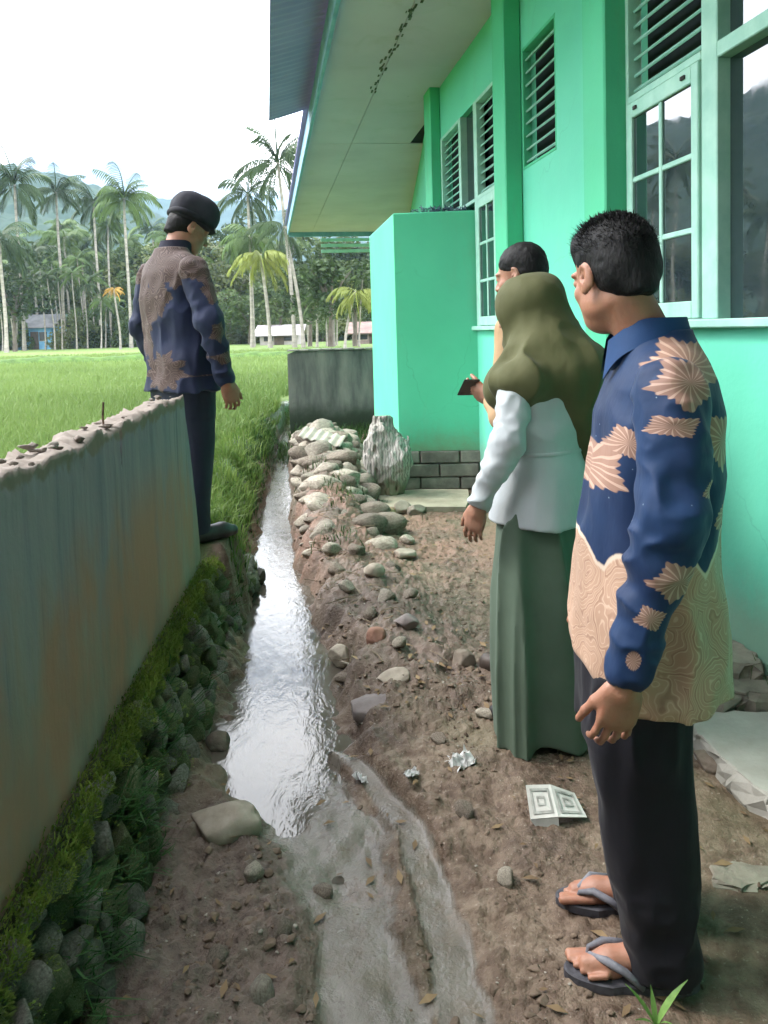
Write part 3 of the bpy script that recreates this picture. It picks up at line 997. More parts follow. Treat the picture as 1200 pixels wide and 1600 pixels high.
# ---------------------------------------------------------------- green masonry annex on its block base
annex = empty('masonry_annex', 'green windowless masonry box built against the school wall', 'outbuilding')
ANN = paint('annex_paint', (.080, .47, .28), (.10, .53, .33), (.16, .27, .16), .70)
fl_, fr_ = Vector((.112, 6.35)), Vector((.80, 6.30))
dv = Vector((-.145, .989)) * 1.52
A = [fl_, fr_, fr_ + dv * .96, fl_ + dv]
bm = B()
bv = .012
def inset(A, d):
    c = sum((Vector(p) for p in A), Vector((0, 0))) / 4
    return [p + (c - p).normalized() * d for p in A]
rings = [(A, .432), (A, 2.385), (inset(A, bv * 1.6), 2.397)]
V = [(p.x, p.y, z) for a, z in rings for p in a]
F = [(0, 1, 5, 4), (1, 2, 6, 5), (2, 3, 7, 6), (3, 0, 4, 7), (4, 5, 9, 8), (5, 6, 10, 9), (6, 7, 11, 10), (7, 4, 8, 11), (8, 9, 10, 11), (3, 2, 1, 0)]
fixn(obj('wall_body', V, F, ANN, annex))
blk = simple('concrete_block', [(.3, (.13, .125, .11)), (.55, (.22, .205, .18)), (.75, (.30, .28, .24))], 8, .95, .7, 45, .008, rvar=.2)
base = link('block_base', None, annex)
bd = B()
i4 = inset(A, .03)
bd.add([(p.x, p.y, z) for z in (-.05, .43) for p in i4], [(0, 1, 2, 3), (4, 5, 6, 7), (0, 1, 5, 4), (1, 2, 6, 5), (2, 3, 7, 6), (3, 0, 4, 7)])
fixn(bd.build('mortar_core', simple('mortar', [(.4, (.12, .112, .10)), (.6, (.18, .165, .145))], 20, .95), annex))
ang = math.atan2(fr_.y - fl_.y, fr_.x - fl_.x)
for (o0, L, dirang) in ((fl_, (fr_ - fl_).length, ang), (fl_, dv.length, math.atan2(dv.y, dv.x))):
    for row, (z0, z1) in enumerate(((.0, .10), (.112, .205), (.217, .32), (.332, .428))):
        s = -.16 * (row % 2)
        w_ = .33
        while s < L - .02:
            a, b_ = max(s, 0) + .006, min(s + w_, L) - .006
            if b_ - a > .03:
                M = Matrix.Translation((o0.x, o0.y, 0)) @ Matrix.Rotation(dirang, 4, 'Z')
                out = -.012 if dirang < 1 else -.06
                q = random.uniform(-.004, .004)
                B().box(a, b_, (out if dirang < 1 else -.025) + q, .045 + (0 if dirang < 1 else -.01), z0, z1, .006, M).build('block', blk, base)
            s += w_
# blue-grey torn netting on the annex roof
b = B()
for i in range(46):
    x, y = random.uniform(.40, .72), random.uniform(6.42, 6.6)
    p = [(x, y, 2.40)]
    for k in range(5):
        p.append((p[-1][0] + random.gauss(0, .03), p[-1][1] + random.gauss(0, .03), 2.402 + random.uniform(0, .06)))
    b.tube(p, .004, 5)
tag(b.build('torn_netting', simple('netting', [(.4, (.05, .09, .13)), (.6, (.13, .19, .24))], 9, .7)), 'small tangle of blue-grey torn netting on top of the green annex', 'netting')

# concrete step before the annex
st = B()
V = []
pts = [(-.08, 6.20), (.30, 6.22), (.66, 6.18), (.63, 5.85), (.57, 5.56), (.25, 5.60), (-.03, 5.63), (-.07, 5.9)]
V = [(x, y, .02) for x, y in pts] + [(x + random.uniform(-.01, .01), y, .135) for x, y in pts]
n = len(pts)
F = [tuple(range(n, 2 * n)), tuple(range(n))] + [(i, (i + 1) % n, n + (i + 1) % n, n + i) for i in range(n)]
o = obj('concrete_step', V, F, simple('worn_concrete', [(.3, (.20, .18, .13)), (.7, (.36, .33, .25))], 5, .95, .6, 30, .01))
fixn(o)
tag(o, 'worn yellowish concrete doorstep slab in front of the green annex', 'step')

# ---------------------------------------------------------------- loose stones, rubble and litter
r = np.random.default_rng(77)
gz = lambda x, y: float(ground_h(np.array([x]), np.array([y]))[0][0])
STONE = simple('river_stone', [(.28, (.15, .128, .10)), (.5, (.27, .238, .19)), (.72, (.38, .345, .28))], 6, .85, .6, 35, .01, rvar=.28)
STONE2 = simple('brown_stone', [(.28, (.085, .07, .055)), (.5, (.17, .14, .11)), (.72, (.26, .22, .175))], 7, .9, .7, 35, .01, rvar=.25)
pile_p = [mesh('river_stone', *rock_v(100 + i, 2, .30, 6, .68, 1.4), STONE if i % 4 else STONE2, True) for i in range(9)]
placed = []
tries = 0
while len(placed) < 165 and tries < 9000:
    tries += 1
    y = 4.6 + 3.7 * r.uniform() ** 1.15
    xc, w = -.36 - .10 * (y - 5), .34 + .03 * (y - 5)
    x = xc + r.uniform(-1.15, .9) * w
    s = (.05 + .095 * r.uniform() ** 1.3) * (1 if y > 5 else .85)
    if x > -.16 and y > 5.7:
        continue
    rim = float(np.interp(y, CH[:, 0], CH[:, 1]) + np.interp(y, CH[:, 0], CH[:, 2]))
    if x < rim + .02 + .8 * s:
        continue
    ph_ = float(pile_h(np.array([x]), np.array([y]))[0])
    z = max(.012 + .02 * min(y - 1.6, 4.6) + .8 * ph_, ph_) * min(1, .35 + (x - rim) / .16) + s * r.uniform(.15, .5)
    if any((x - q[0]) ** 2 + (y - q[1]) ** 2 + 1.6 * (z - q[2]) ** 2 < (.68 * (s + q[3])) ** 2 for q in placed):
        continue
    placed.append((x, y, z, s))
    o = link('river_stone', pile_p[r.integers(9)], None, (x, y, z), (r.uniform(-.3, .3), r.uniform(-.3, .3), r.uniform(-.6, .6)), (s * r.uniform(1.0, 1.45), s * r.uniform(.8, 1.1), s * r.uniform(.55, .8)))
    end = 'nearest end' if y < 5.4 else ('middle' if y < 6.8 else 'far end')
    side = 'on its water side' if x < xc - .05 else 'on its path side'
    big = 'large' if s > .09 else ('small' if s < .058 else 'medium')
    tag(o, big + ' rounded river stone at the ' + end + ' of the heap, ' + side, 'stone', big + ' heap stones, ' + end + ', ' + side)


def stone(name, label, x, y, size, seed, mat, rz=0.0, sink=.35, rot=(0, 0), group=None, amp=.2, cuts=6, cut=.7, sub=3, z=None):
    v, f = rock_v(seed, sub, amp, cuts, cut)
    o = link(name, mesh(name, v * np.array(size), f, mat, True))
    zz = gz(x, y) if z is None else z
    o.location = (x, y, zz + size[2] * (.72 - sink))
    o.rotation_euler = (rot[0], rot[1], rz)
    return tag(o, label, 'stone', group)


PALE = simple('pale_stone', [(.3, (.20, .17, .13)), (.5, (.29, .25, .20)), (.72, (.38, .335, .275))], 12, .85, .4, 40, .006)
SLATE = simple('purple_grey_stone', [(.3, (.13, .11, .105)), (.6, (.22, .19, .18)), (.8, (.28, .25, .235))], 9, .85, .5, 40, .006)
BRICKR = simple('brick_red_stone', [(.3, (.17, .09, .065)), (.7, (.30, .17, .125))], 14, .9, .6, 50, .006)
stone('boulder', 'broad flat-topped pale boulder at the near end of the water', -.505, 2.16, (.108, .085, .062), 501, PALE, .1, .30, amp=.22, cuts=5, cut=.74)
stone('stone', 'pale curved flake of stone lying on the purple-grey block', .005, 2.93, (.075, .05, .022), 502, PALE, .3, .2, (.25, -.15), z=.075)
stone('stone_block', 'square purple-grey stone block with a dark gap under it, right of the water', -.09, 2.80, (.118, .10, .05), 503, SLATE, .1, .0, (.12, 0), amp=.10, cuts=10, cut=.6, z=-.005)
stone('stone', 'lone brown stone on bare mud left of the woman', .295, 3.10, (.055, .05, .042), 504, STONE2, .3)
stone('stone', 'dark rounded stone standing in the right edge of the water', -.235, 3.36, (.05, .055, .048), 505, STONE, .8, .25)
stone('stone', 'reddish brick-like stone in the rubble beside the water', -.07, 3.30, (.052, .045, .04), 506, BRICKR, .5, .25)
stone('stone', 'smooth mauve stone in the rubble right of the reddish one', .07, 3.38, (.06, .045, .036), 507, SLATE, .2, .25)
stone('stone', 'pale angular stone at the middle of the rubble bank', -.08, 4.02, (.062, .055, .052), 508, PALE, .9, .25)
stone('stone', 'pale oval stone on the bank below the doorstep', .085, 4.53, (.075, .055, .042), 509, PALE, .2, .3)
stone('stone', 'light square stone sitting at the corner of the doorstep', .10, 5.62, (.075, .06, .06), 510, PALE, .4, .2)
stone('stone', 'grey stone next to the light one at the doorstep', .21, 5.55, (.07, .06, .055), 511, STONE, .1, .2)
stone('earth_clod', 'orange-brown clod of broken clay on the rubble bank', -.03, 5.32, (.10, .085, .075), 512, simple('orange_clay', [(.35, (.26, .155, .09)), (.65, (.44, .29, .19))], 14, .95, .9, 40, .012), .4, .35, amp=.4)
stone('stone', 'dark wet stone at the foot of the footing beside the water', -.64, 2.72, (.05, .05, .045), 515, STONE2, .3, .3)
for i, (x, y, s) in enumerate([(-.30, 4.25, .05), (-.22, 3.85, .045), (-.02, 3.7, .05), (.02, 4.25, .045), (-.18, 4.45, .055), (-.34, 4.5, .06), (-.2, 3.1, .035), (.03, 3.15, .03), (.1, 3.75, .04), (-.1, 3.55, .04), (.12, 4.85, .05), (-.14, 4.9, .06), (-.05, 4.75, .045), (.15, 2.55, .025), (.33, 2.7, .03), (-.28, 1.75, .025), (-.38, 1.95, .03), (-.2, 1.95, .025), (-.42, 1.68, .028), (-.3, 1.58, .03), (.28, 1.9, .025), (.2, 2.15, .025)]):
    o = link('rubble_stone', pile_p[i % 9] if i % 3 else mesh('rubble_stone', *rock_v(600 + i, 2, .3, 6, .7), STONE2, True), None, (x, y, gz(x, y) + s * .25), (r.uniform(-.5, .5), r.uniform(-.5, .5), r.uniform(0, 6)), (s * 1.25, s, s * .75))
    tag(o, 'small brown-grey rubble stone loose on the mud ' + ('beside the silt tongue' if y < 2.6 else 'of the bank right of the water'), 'stone', 'loose rubble ' + ('beside the silt' if y < 2.6 else 'on the bank'))

# uncountable small gravel and clods
def gravel(name, label, n, seed, keep, smin, smax, mat, sub=1):
    rr = np.random.default_rng(seed)
    x, y = rr.uniform(-.85, 1.5, n), 1.1 + 5.6 * rr.uniform(0, 1, n) ** 1.7
    k = keep(x, y, rr)
    x, y = x[k], y[k]
    z, silt = ground_h(x, y)
    vs, fs, off = [], [], 0
    P = [rock_v(700 + i, sub, .6, 6, .55, 2.0) for i in range(14)]
    for i in range(len(x)):
        v, f = P[i % 14]
        s = smin + (smax - smin) * rr.uniform() ** 3
        a = rr.uniform(0, 6.28)
        q = v * np.array([s * 1.2, s, s * .7])
        q = np.stack([q[:, 0] * math.cos(a) - q[:, 1] * math.sin(a), q[:, 0] * math.sin(a) + q[:, 1] * math.cos(a), q[:, 2]], 1)
        vs.append(q + np.array([x[i], y[i], z[i] - s * .12]))
        fs.append(f + off)
        off += len(v)
    return tag(obj(name, np.concatenate(vs), np.concatenate(fs), mat, None, True), label, 'gravel', kind='stuff')


def gk(dens):
    def k(x, y, rr):
        e, c, h = chan(x, y)
        z, silt = ground_h(x, y)
        w = .22 + .78 * np.exp(-((x - (c + h + .25)) / .33) ** 2) * sstep(2.3, 2.9, y) + .75 * (x < -.08) * (y < 2.2) * (silt < .3) + .4 * np.exp(-((x - .22) / .25) ** 2)
        w = w * (1 - .75 * sstep(.6, .85, x)) * (1 - .9 * np.clip(silt * 1.5, 0, 1)) * (.3 + .9 * (vnoise(x * 5, y * 5, 1., 9) > .45))
        return (rr.uniform(size=len(x)) < w * dens) & (x > FX(y) + .08) & (x < BX(y) - .15) & (z > -.045)
    return k


gravel('gravel', 'small pale pebbles and grit strewn over the mud', 5000, 91, gk(.6), .002, .007, simple('grit', [(.3, (.16, .14, .115)), (.7, (.36, .33, .28))], 18, .9))
gravel('soil_clods', 'crumbled brown clods of soil along the mud banks', 12000, 92, gk(.9), .003, .016, simple('clod', [(.3, (.085, .060, .043)), (.7, (.18, .135, .098))], 18, .95, .8, 90, .004), 2)
# twigs and straw in the rubble
b = B()
for i in range(120):
    y = 2.9 + 2.8 * r.uniform()
    x = float(np.interp(y, CH[:, 0], CH[:, 1])) + .25 + r.normal(0, .16) + .1
    a = r.uniform(0, 3.1)
    L = r.uniform(.02, .07)
    z = gz(x, y) + .012
    b.tube([(x - math.cos(a) * L, y - math.sin(a) * L, z), (x, y, z + r.uniform(0, .012)), (x + math.cos(a) * L, y + math.sin(a) * L, z + r.uniform(-.003, .012))], r.uniform(.001, .0028), 5)
tag(b.build('twigs', simple('dry_twig', [(.35, (.06, .045, .03)), (.65, (.28, .22, .15))], 5, .9)), 'dry twigs and straw mixed into the rubble bank', 'twigs', kind='stuff')
# fallen leaves and scraps trodden into the mud
x, y = scatter(420, -.6, 1.1, 1.4, 5.5, 58)
vs = []
for xx, yy in zip(x, y):
    if not (FX(yy) + .12 < xx < BX(yy) - .2):
        continue
    a, L = r.uniform(0, 6.3), r.uniform(.010, .028)
    z = gz(xx, yy) + .006
    ca, sa = math.cos(a) * L, math.sin(a) * L
    vs += [(xx - ca, yy - sa, z), (xx + sa * .35, yy - ca * .35, z + r.uniform(0, .008)), (xx + ca, yy + sa, z + r.uniform(0, .006)), (xx - sa * .35, yy + ca * .35, z + r.uniform(0, .008))]
vs = np.array(vs)
tag(obj('leaf_litter', vs, np.arange(len(vs)).reshape(-1, 4), simple('dead_leaf', [(.35, (.10, .065, .035)), (.6, (.22, .15, .08)), (.75, (.34, .27, .16))], 4, .8)), 'dead leaves and scraps trodden into the mud', 'leaves', kind='stuff')
# weeds among the pile
x, y = scatter(2600, -.75, .05, 4.55, 8.5, 55, lambda x, y, q: (q.uniform(size=len(x)) < .9 * (vnoise(x * 3.3, y * 3.3, 0, 12) > .6)))
P = np.stack([x, y, np.maximum(ground_h(x, y)[0], pile_h(x, y)) + .01], 1)
V, T = blades(P, r.uniform(.03, .10, len(x)), np.full(len(x), .005), 1.1, seed=56)
tag(obj('pile_weeds', V, T, DKGRASS), 'sparse green weeds sprouting between the heaped stones', 'weeds', kind='stuff')

# torn grey sack (shaped in the people section's voxel grid, so built after it)
m = Mt('sack_weave', .8, .25)
c = m.ramp(m.noise(4, 5, .6, st=(1, 1, .5)), [(.3, (.19, .175, .155)), (.5, (.32, .305, .27)), (.7, (.44, .42, .385))])
c = m.mix(m.ramp(nd(m.t, 'TexWave', {'bands_direction': 'X'}, {'Vector': m.ob, 'Scale': 14.0, 'Distortion': 6.0, 'Detail': 3.0, 'Detail Scale': 1.5}).outputs['Fac'], [(.6, 0.0), (.85, .6)]), c, (.09, .08, .075))
c = m.mix(m.ss(m.sep()[2], .34, .16), c, (.16, .15, .095))
m.col(c).bump(m.noise(60, 4, .6, st=(1, 1, .3)), .5, .01)
SACKM = m.m

# sheet of old corrugated board on the pile
nb = 40
V = []
for i in range(nb):
    for j in range(4):
        s_, t = i / (nb - 1), j / 3
        V.append((-.80 + .40 * s_ + .04 * t, 6.95 + .30 * t - .32 * s_, .50 - .06 * s_ + .05 * t + .008 * math.sin(s_ * 34) + .01 * s_ * (1 - s_)))
o = obj('broken_board', V + [(x, y, z - .008) for x, y, z in V], [tuple(q) for q in grid_faces(nb, 4)] + [tuple(q + nb * 4) for q in grid_faces(nb, 4)], simple('old_board', [(.3, (.22, .20, .165)), (.7, (.40, .37, .31))], 6, .9, .4, 30, .005), None, True)
tag(o, 'pale broken ridged board lying on top of the stone heap', 'board')

# broken concrete slab and rubble by the school wall
def plate(name, label, pts, z0, z1, mat, tilt=(0, 0), seed=1, cat='slab', dens=.03):
    """slab from an outline with a ragged edge"""
    rr = np.random.default_rng(seed)
    out = []
    for i in range(len(pts)):
        a, b_ = np.array(pts[i]), np.array(pts[(i + 1) % len(pts)])
        k = max(2, int(np.linalg.norm(b_ - a) / dens))
        for t in range(k):
            out.append(a + (b_ - a) * t / k + rr.normal(0, dens * .22, 2))
    out = np.array(out)
    c = out.mean(0)
    n = len(out)
    lv = [(1.0, z0, .0), (1.03, z0 + (z1 - z0) * .35, .012), (1.0, z0 + (z1 - z0) * .75, .012), (.985, z1 - .006, .004), (.965, z1, .0), (.6, z1 + .003, .0), (.25, z1 + .002, 0)]
    V = []
    for s_, z, j in lv:
        for q in out:
            p = c + (q - c) * s_ + rr.normal(0, j + 1e-6, 2)
            V.append((p[0] - c[0], p[1] - c[1], z + tilt[0] * (p[0] - c[0]) + tilt[1] * (p[1] - c[1]) + rr.normal(0, j * .4 + 1e-6)))
    F = [(k * n + i, k * n + (i + 1) % n, (k + 1) * n + (i + 1) % n, (k + 1) * n + i) for k in range(len(lv) - 1) for i in range(n)]
    F += [tuple(range(n))[::-1], tuple(range((len(lv) - 1) * n, len(lv) * n))]
    o = obj(name, V, F, mat, None)
    o.location = (c[0], c[1], 0)
    return tag(o, label, cat)


CONC = simple('broken_concrete', [(.3, (.23, .225, .20)), (.7, (.37, .36, .325))], 5, .9, .5, 30, .008)
CONC2 = simple('dirty_concrete', [(.3, (.15, .135, .11)), (.5, (.25, .23, .185)), (.72, (.36, .335, .27))], 7, .95, .7, 30, .012)
plate('concrete_slab', 'large tilted broken concrete slab behind the man in sandals', [(.975, 2.50), (.99, 2.34), (1.01, 2.18), (1.04, 2.06), (1.24, 1.98), (1.38, 2.25), (1.36, 2.50), (1.12, 2.53)], .03, .125, CONC, (.04, .03), 3)
plate('concrete_fragment', 'middle brown fragment of broken concrete at the wall foot', [(1.09, 2.60), (1.11, 2.545), (1.33, 2.53), (1.35, 2.66), (1.14, 2.68)], .08, .185, CONC2, (.03, .0), 5, 'concrete', .025)
plate('concrete_fragment', 'topmost yellowish fragment of concrete against the mint wall', [(1.03, 2.74), (1.12, 2.66), (1.30, 2.62), (1.32, 2.70), (1.27, 2.88), (1.10, 2.86)], .12, .245, CONC2, (.04, .02), 7, 'concrete', .025)
plate('concrete_chip', 'flat pale chip of concrete trodden into the mud below the broken slab', [(.80, 1.87), (.86, 1.84), (.94, 1.86), (.97, 1.91), (.88, 1.93), (.82, 1.92)], gz(.87, 1.88) - .02, gz(.87, 1.88) + .006, CONC2, (0, 0), 21, 'concrete', .02)
plate('concrete_chip', 'smaller pale chip of concrete near the right picture edge', [(.90, 1.76), (.96, 1.74), (.99, 1.79), (.93, 1.81)], gz(.94, 1.78) - .02, gz(.94, 1.78) + .006, CONC2, (0, 0), 22, 'concrete', .02)
stone('stone', 'dark stone wedged behind the broken slab by the wall', 1.04, 2.64, (.06, .06, .07), 530, STONE2, .2, .3)
stone('stone', 'brown stone under the broken slab edge', 1.0, 2.36, (.05, .06, .04), 531, STONE2, .2, .3)

# litter
carton = empty('crushed_carton', 'crushed white food carton with a printed square frame beside the dark trousers', 'carton', loc=(.455, 2.15, gz(.455, 2.15)), rz=.15)
CARD = simple('carton_white', [(.35, (.36, .35, .32)), (.65, (.52, .51, .47))], 12, .8, .3, 40, .003)
GREYP = simple('carton_print', [(.4, (.20, .20, .18)), (.6, (.32, .32, .29))], 30, .8)
def sheet(bb, p, th=.003):
    p = [Vector(q) for q in p]
    nn = (p[1] - p[0]).cross(p[2] - p[0]).normalized() * th
    return bb.add(p + [q - nn for q in p], [(0, 1, 2, 3), (7, 6, 5, 4), (0, 4, 5, 1), (1, 5, 6, 2), (2, 6, 7, 3), (3, 7, 4, 0)])
lp = [(-.078, -.03, .018), (.0, -.045, .025), (.012, .05, .062), (-.062, .055, .066)]
rp = [(.0, -.045, .025), (.09, -.035, .006), (.085, .045, .03), (.012, .05, .062)]
sheet(B(), lp).build('panel', CARD, carton)
sheet(B(), rp).build('panel', CARD, carton)
def bil(p, a, b_, lift=.0016):
    p = [Vector(q) for q in p]
    q = (p[0] * (1 - a) + p[1] * a) * (1 - b_) + (p[3] * (1 - a) + p[2] * a) * b_
    return q + Vector((0, -.3, .9)) * lift
for pp in (lp, rp):
    bb = B()
    for (a0, a1, b0, b1) in ((.12, .88, .12, .2), (.12, .88, .8, .88), (.12, .2, .2, .8), (.8, .88, .2, .8), (.34, .66, .36, .42), (.34, .66, .58, .64), (.34, .40, .42, .58), (.60, .66, .42, .58)):
        bb.add([bil(pp, a0, b0), bil(pp, a1, b0), bil(pp, a1, b1), bil(pp, a0, b1)], [(0, 1, 2, 3)])
    bb.build('printed_frame', GREYP, carton)
sheet(B(), [(-.078, -.03, .016), (-.06, -.04, -.01), (.0, -.05, -.004), (.0, -.045, .022)]).build('flap', CARD, carton)
def crumple(name, label, x, y, s, seed, mat):
    rr = np.random.default_rng(seed)
    n = 9
    V = []
    for i in range(n):
        for j in range(n):
            V.append((s[0] * (i / (n - 1) - .5) + rr.normal(0, s[0] * .035), s[1] * (j / (n - 1) - .5) + rr.normal(0, s[1] * .035), abs(rr.normal(0, s[2])) + .4 * s[2] * math.sin(i * 1.3 + seed)))
    gf = grid_faces(n, n)
    o = obj(name, V + [(a, b_, c - .0015) for a, b_, c in V], [tuple(q) for q in gf] + [tuple(q[::-1] + n * n) for q in gf], mat)
    o.location = (x, y, gz(x, y) + .008)
    o.rotation_euler = (.25, 0, seed * 1.7)
    return tag(o, label, 'litter')
LIT = simple('litter_paper', [(.35, (.34, .34, .33)), (.65, (.60, .60, .58))], 20, .6)
crumple('crumpled_wrapper', 'crumpled silvery wrapper in the mud left of the carton', .215, 2.42, (.09, .085, .014), 3, LIT)
crumple('paper_scrap', 'tiny white paper scrap beside the silt tongue', .05, 2.35, (.045, .03, .005), 4, LIT)
crumple('paper_scrap', 'small folded pale scrap below the purple-grey block', -.115, 2.41, (.05, .03, .008), 5, LIT)
B().box(-.035, .035, -.004, .004, 0, .006, .001).build('stick', PALE)
o = bpy.data.objects['stick']
o.location = (-.20, 3.22, gz(-.2, 3.22) + .03)
o.rotation_euler = (0, .1, -.5)
tag(o, 'short pale stick at the right edge of the water', 'stick')

# seedling by the near sandal
pl = empty('grass_seedling', 'little light green grass sprout beside the nearer sandal', 'plant', loc=(.515, 1.475, gz(.515, 1.475)))
LEAF = simple('seedling_leaf', [(.4, (.11, .22, .05)), (.6, (.20, .34, .09))], 20, .5, trans=.3)
for i, (a, L, ln) in enumerate([(2.7, .085, .7), (.25, .10, .75), (1.6, .07, .4), (-1.2, .06, .8), (3.6, .055, 1.0)]):
    V, F = [], []
    for k in range(7):
        t = k / 6
        w_ = .0065 * math.sin(math.pi * min(.98, t * .9 + .12)) * (L / .08)
        x, z = L * ln * t ** 1.3, L * (t * 1.1 - .35 * ln * t * t)
        d_ = (math.cos(a), math.sin(a))
        for sg in (-1, 0, 1):
            V.append((d_[0] * x - d_[1] * w_ * sg, d_[1] * x + d_[0] * w_ * sg, z + .002 * abs(sg)))
    obj('leaf', V, [tuple(q) for q in grid_faces(7, 3)], LEAF, pl, True)
# low weeds at the foot of the mint wall
x, y = scatter(500, 1.1, 1.5, 2.4, 3.3, 66, lambda x, y, q: (x > BX(y) - .09) & (x < BX(y) - .02))
P = np.stack([x, y, np.full(len(x), .2)], 1)
V, T = blades(P, r.uniform(.03, .10, len(x)), np.full(len(x), .004), 1.1, seed=67)
tag(obj('wall_foot_weeds', V, T, DKGRASS), 'thin weeds along the foot of the mint wall', 'weeds', kind='stuff')

# ---------------------------------------------------------------- trees, houses and hills beyond the field
HOR = lambda u: 514.6 - (u - 600) * .028
def at(u, v, d):
    """point at depth d seen at that place of a 1200 x 1600 picture, used to read real positions off the site"""
    return ((u - 600) / 1200 * d, d, 1.45 + (HOR(u) - v) / 1200 * d)
FZ = .3
side_of = lambda u: ', outside the left picture edge' if u < 0 else (', left of the capped man' if u < 270 else (', right of the capped man' if u < 480 else ', below the eave'))
FRONDM = [simple('palm_frond_' + k, st, .6, .55, trans=.25, rvar=.25) for k, st in (
    ('dark', [(.3, (.026, .048, .020)), (.7, (.058, .095, .036))]),
    ('green', [(.3, (.045, .085, .022)), (.7, (.10, .155, .045))]),
    ('yellow', [(.3, (.12, .16, .03)), (.7, (.24, .27, .055))]),
    ('gold', [(.3, (.30, .18, .04)), (.7, (.40, .26, .06))]))]
TRUNKM = simple('palm_trunk', [(.3, (.15, .14, .12)), (.7, (.33, .31, .27))], 1.2, .9, .6, 8, .03, st=(1, 1, 3), rvar=.25)
BARK = simple('bark', [(.3, (.07, .06, .05)), (.7, (.16, .14, .115))], 2, .95, .6, 12, .03)


def frond_mesh(name, mat, rise, droop, hang, n=26, wl=.34, seed=0):
    """unit-length palm frond along +X: stalk plus two rows of leaflets"""
    rr = np.random.default_rng(seed)
    V, F = [], []
    P = []
    for i in range(n + 1):
        t = i / n
        a = rise - droop * t ** 1.4
        P.append((P[-1][0] + math.cos(a) / n, P[-1][1] + math.sin(a) / n) if P else (0, 0))
    for i in range(n):
        w = .012 * (1 - i / n) + .004
        b = len(V)
        x0, z0 = P[i]
        x1, z1 = P[i + 1]
        V += [(x0, -w, z0), (x0, w, z0), (x1, w * .9, z1), (x1, -w * .9, z1)]
        F.append((b, b + 1, b + 2, b + 3))
        t = i / n
        if t < .10 or rr.uniform() < .10:
            continue
        L = wl * (math.sin(math.pi * min(1, .14 + t * .9)) ** .6) * rr.uniform(.6, 1.12)
        dx = .35 * L
        for sg in (-1, 1):
            b = len(V)
            ww = .5 / n * 1.25
            hy, hz = math.cos(hang) * L, -math.sin(hang) * L * rr.uniform(.8, 1.2)
            V += [(x0 - ww * .6, 0, z0), (x0 + ww * .6, 0, z0), (x0 + dx * .6 + ww * .6, sg * hy * .62, z0 + hz * .45), (x0 + dx * .6 - ww * .4, sg * hy * .62, z0 + hz * .45), (x0 + dx, sg * hy, z0 + hz)]
            F += [(b, b + 1, b + 2, b + 3), (b + 3, b + 2, b + 4)]
    return mesh(name, V, F, mat)


FR = {}
for ci, cn_ in enumerate(('dark', 'green', 'yellow', 'gold')):
    FR[cn_] = [frond_mesh('frond', FRONDM[ci], rs, dr, hg, 24, wl, 3 + ci) for rs, dr, hg, wl in ((1.25, 1.5, .6, .30), (.85, 2.0, .9, .32), (.4, 2.0, 1.1, .33), (-.1, 1.5, 1.2, .31), (-.55, 1.0, 1.25, .28))]


def palm(u, v, d, kind='dark', fl=3.8, nf=26, tr=.16, label='', group=None, lean=0.0, full=None, base_u=None):
    x, y, z = at(u, v, d)
    bx = at(base_u, v, d)[0] if base_u is not None else x + lean
    t = empty('palm_tree', label, 'palm', group, (bx, y, FZ))
    H = z - FZ
    nf = int(nf * 1.35)
    pts = [((x - bx) * (k / 8) ** 1.6, .15 * math.sin(k * .7), H * k / 8) for k in range(9)]
    B().tube(pts, [tr * (1.35 if k == 0 else 1 - .04 * k) for k in range(9)], 7, False).build('trunk', TRUNKM, t, True)
    top = pts[-1]
    for i in range(nf):
        a = i * 2.39996 + random.uniform(-.3, .3)
        q = i / nf
        k = min(4, int(q * 5.0)) if full is None else min(4, int(full + q * (5 - full)))
        s = fl * random.uniform(.72, 1.15)
        link('frond', FR[kind][k], t, (top[0], top[1], top[2] - .04 * fl * q), (random.uniform(-.3, .3), random.uniform(-.25, .25), a), (s, s, s))
    return t


COCO = 'tall dark coconut palm'
palm(40, 292, 74, 'dark', 4.4, 20, .17, COCO + ' standing highest at the far left over the trees')
palm(103, 303, 78, 'dark', 3.8, 18, .16, 'second tall coconut palm from the left, ragged drooping crown')
palm(160, 318, 84, 'dark', 3.8, 18, .16, 'third tall coconut palm from the left, slender crown')
palm(207, 312, 72, 'green', 4.0, 22, .16, 'bushy tall coconut palm left of the man in the cap')
palm(12, 372, 66, 'dark', 4.0, 18, .17, 'low dark drooping coconut palm at the left picture edge', full=1.5)
palm(62, 396, 82, 'dark', 3.6, 16, .15, 'dark palm below the two leftmost tall palms', full=1)
palm(112, 372, 88, 'green', 3.4, 16, .15, 'half-height green palm left of the slim pale trunks', full=1)
palm(398, 306, 62, 'dark', 3.6, 15, .14, 'tall spiky palm above the yellowish palm, right of the capped man')
palm(446, 258, 54, 'dark', 4.2, 17, .15, 'tall palm half hidden behind the end of the eave', base_u=462)
palm(452, 356, 46, 'dark', 2.6, 14, .12, 'palm with a curved pale trunk just left of the eave end', full=1.5, base_u=476)
palm(400, 372, 58, 'green', 3.2, 20, .15, 'full green palm behind the yellowish palm', full=1.6, base_u=396)
palm(414, 398, 55, 'yellow', 3.0, 20, .15, 'yellow-green drooping palm beside the capped man', full=2.0, base_u=424)
palm(185, 452, 66, 'gold', 1.2, 12, .10, 'small palm with golden orange leaves left of the capped man', full=1.8, base_u=190)
palm(560, 455, 44, 'yellow', 2.2, 14, .09, 'yellowish leaning palm beside the green annex', full=2, base_u=540)
palm(500, 462, 50, 'green', 2.0, 13, .09, 'slim palm below the eave, left of the annex', full=1.5, base_u=497)
MP = 'mid-height coconut palm in the hazy belt behind the field'
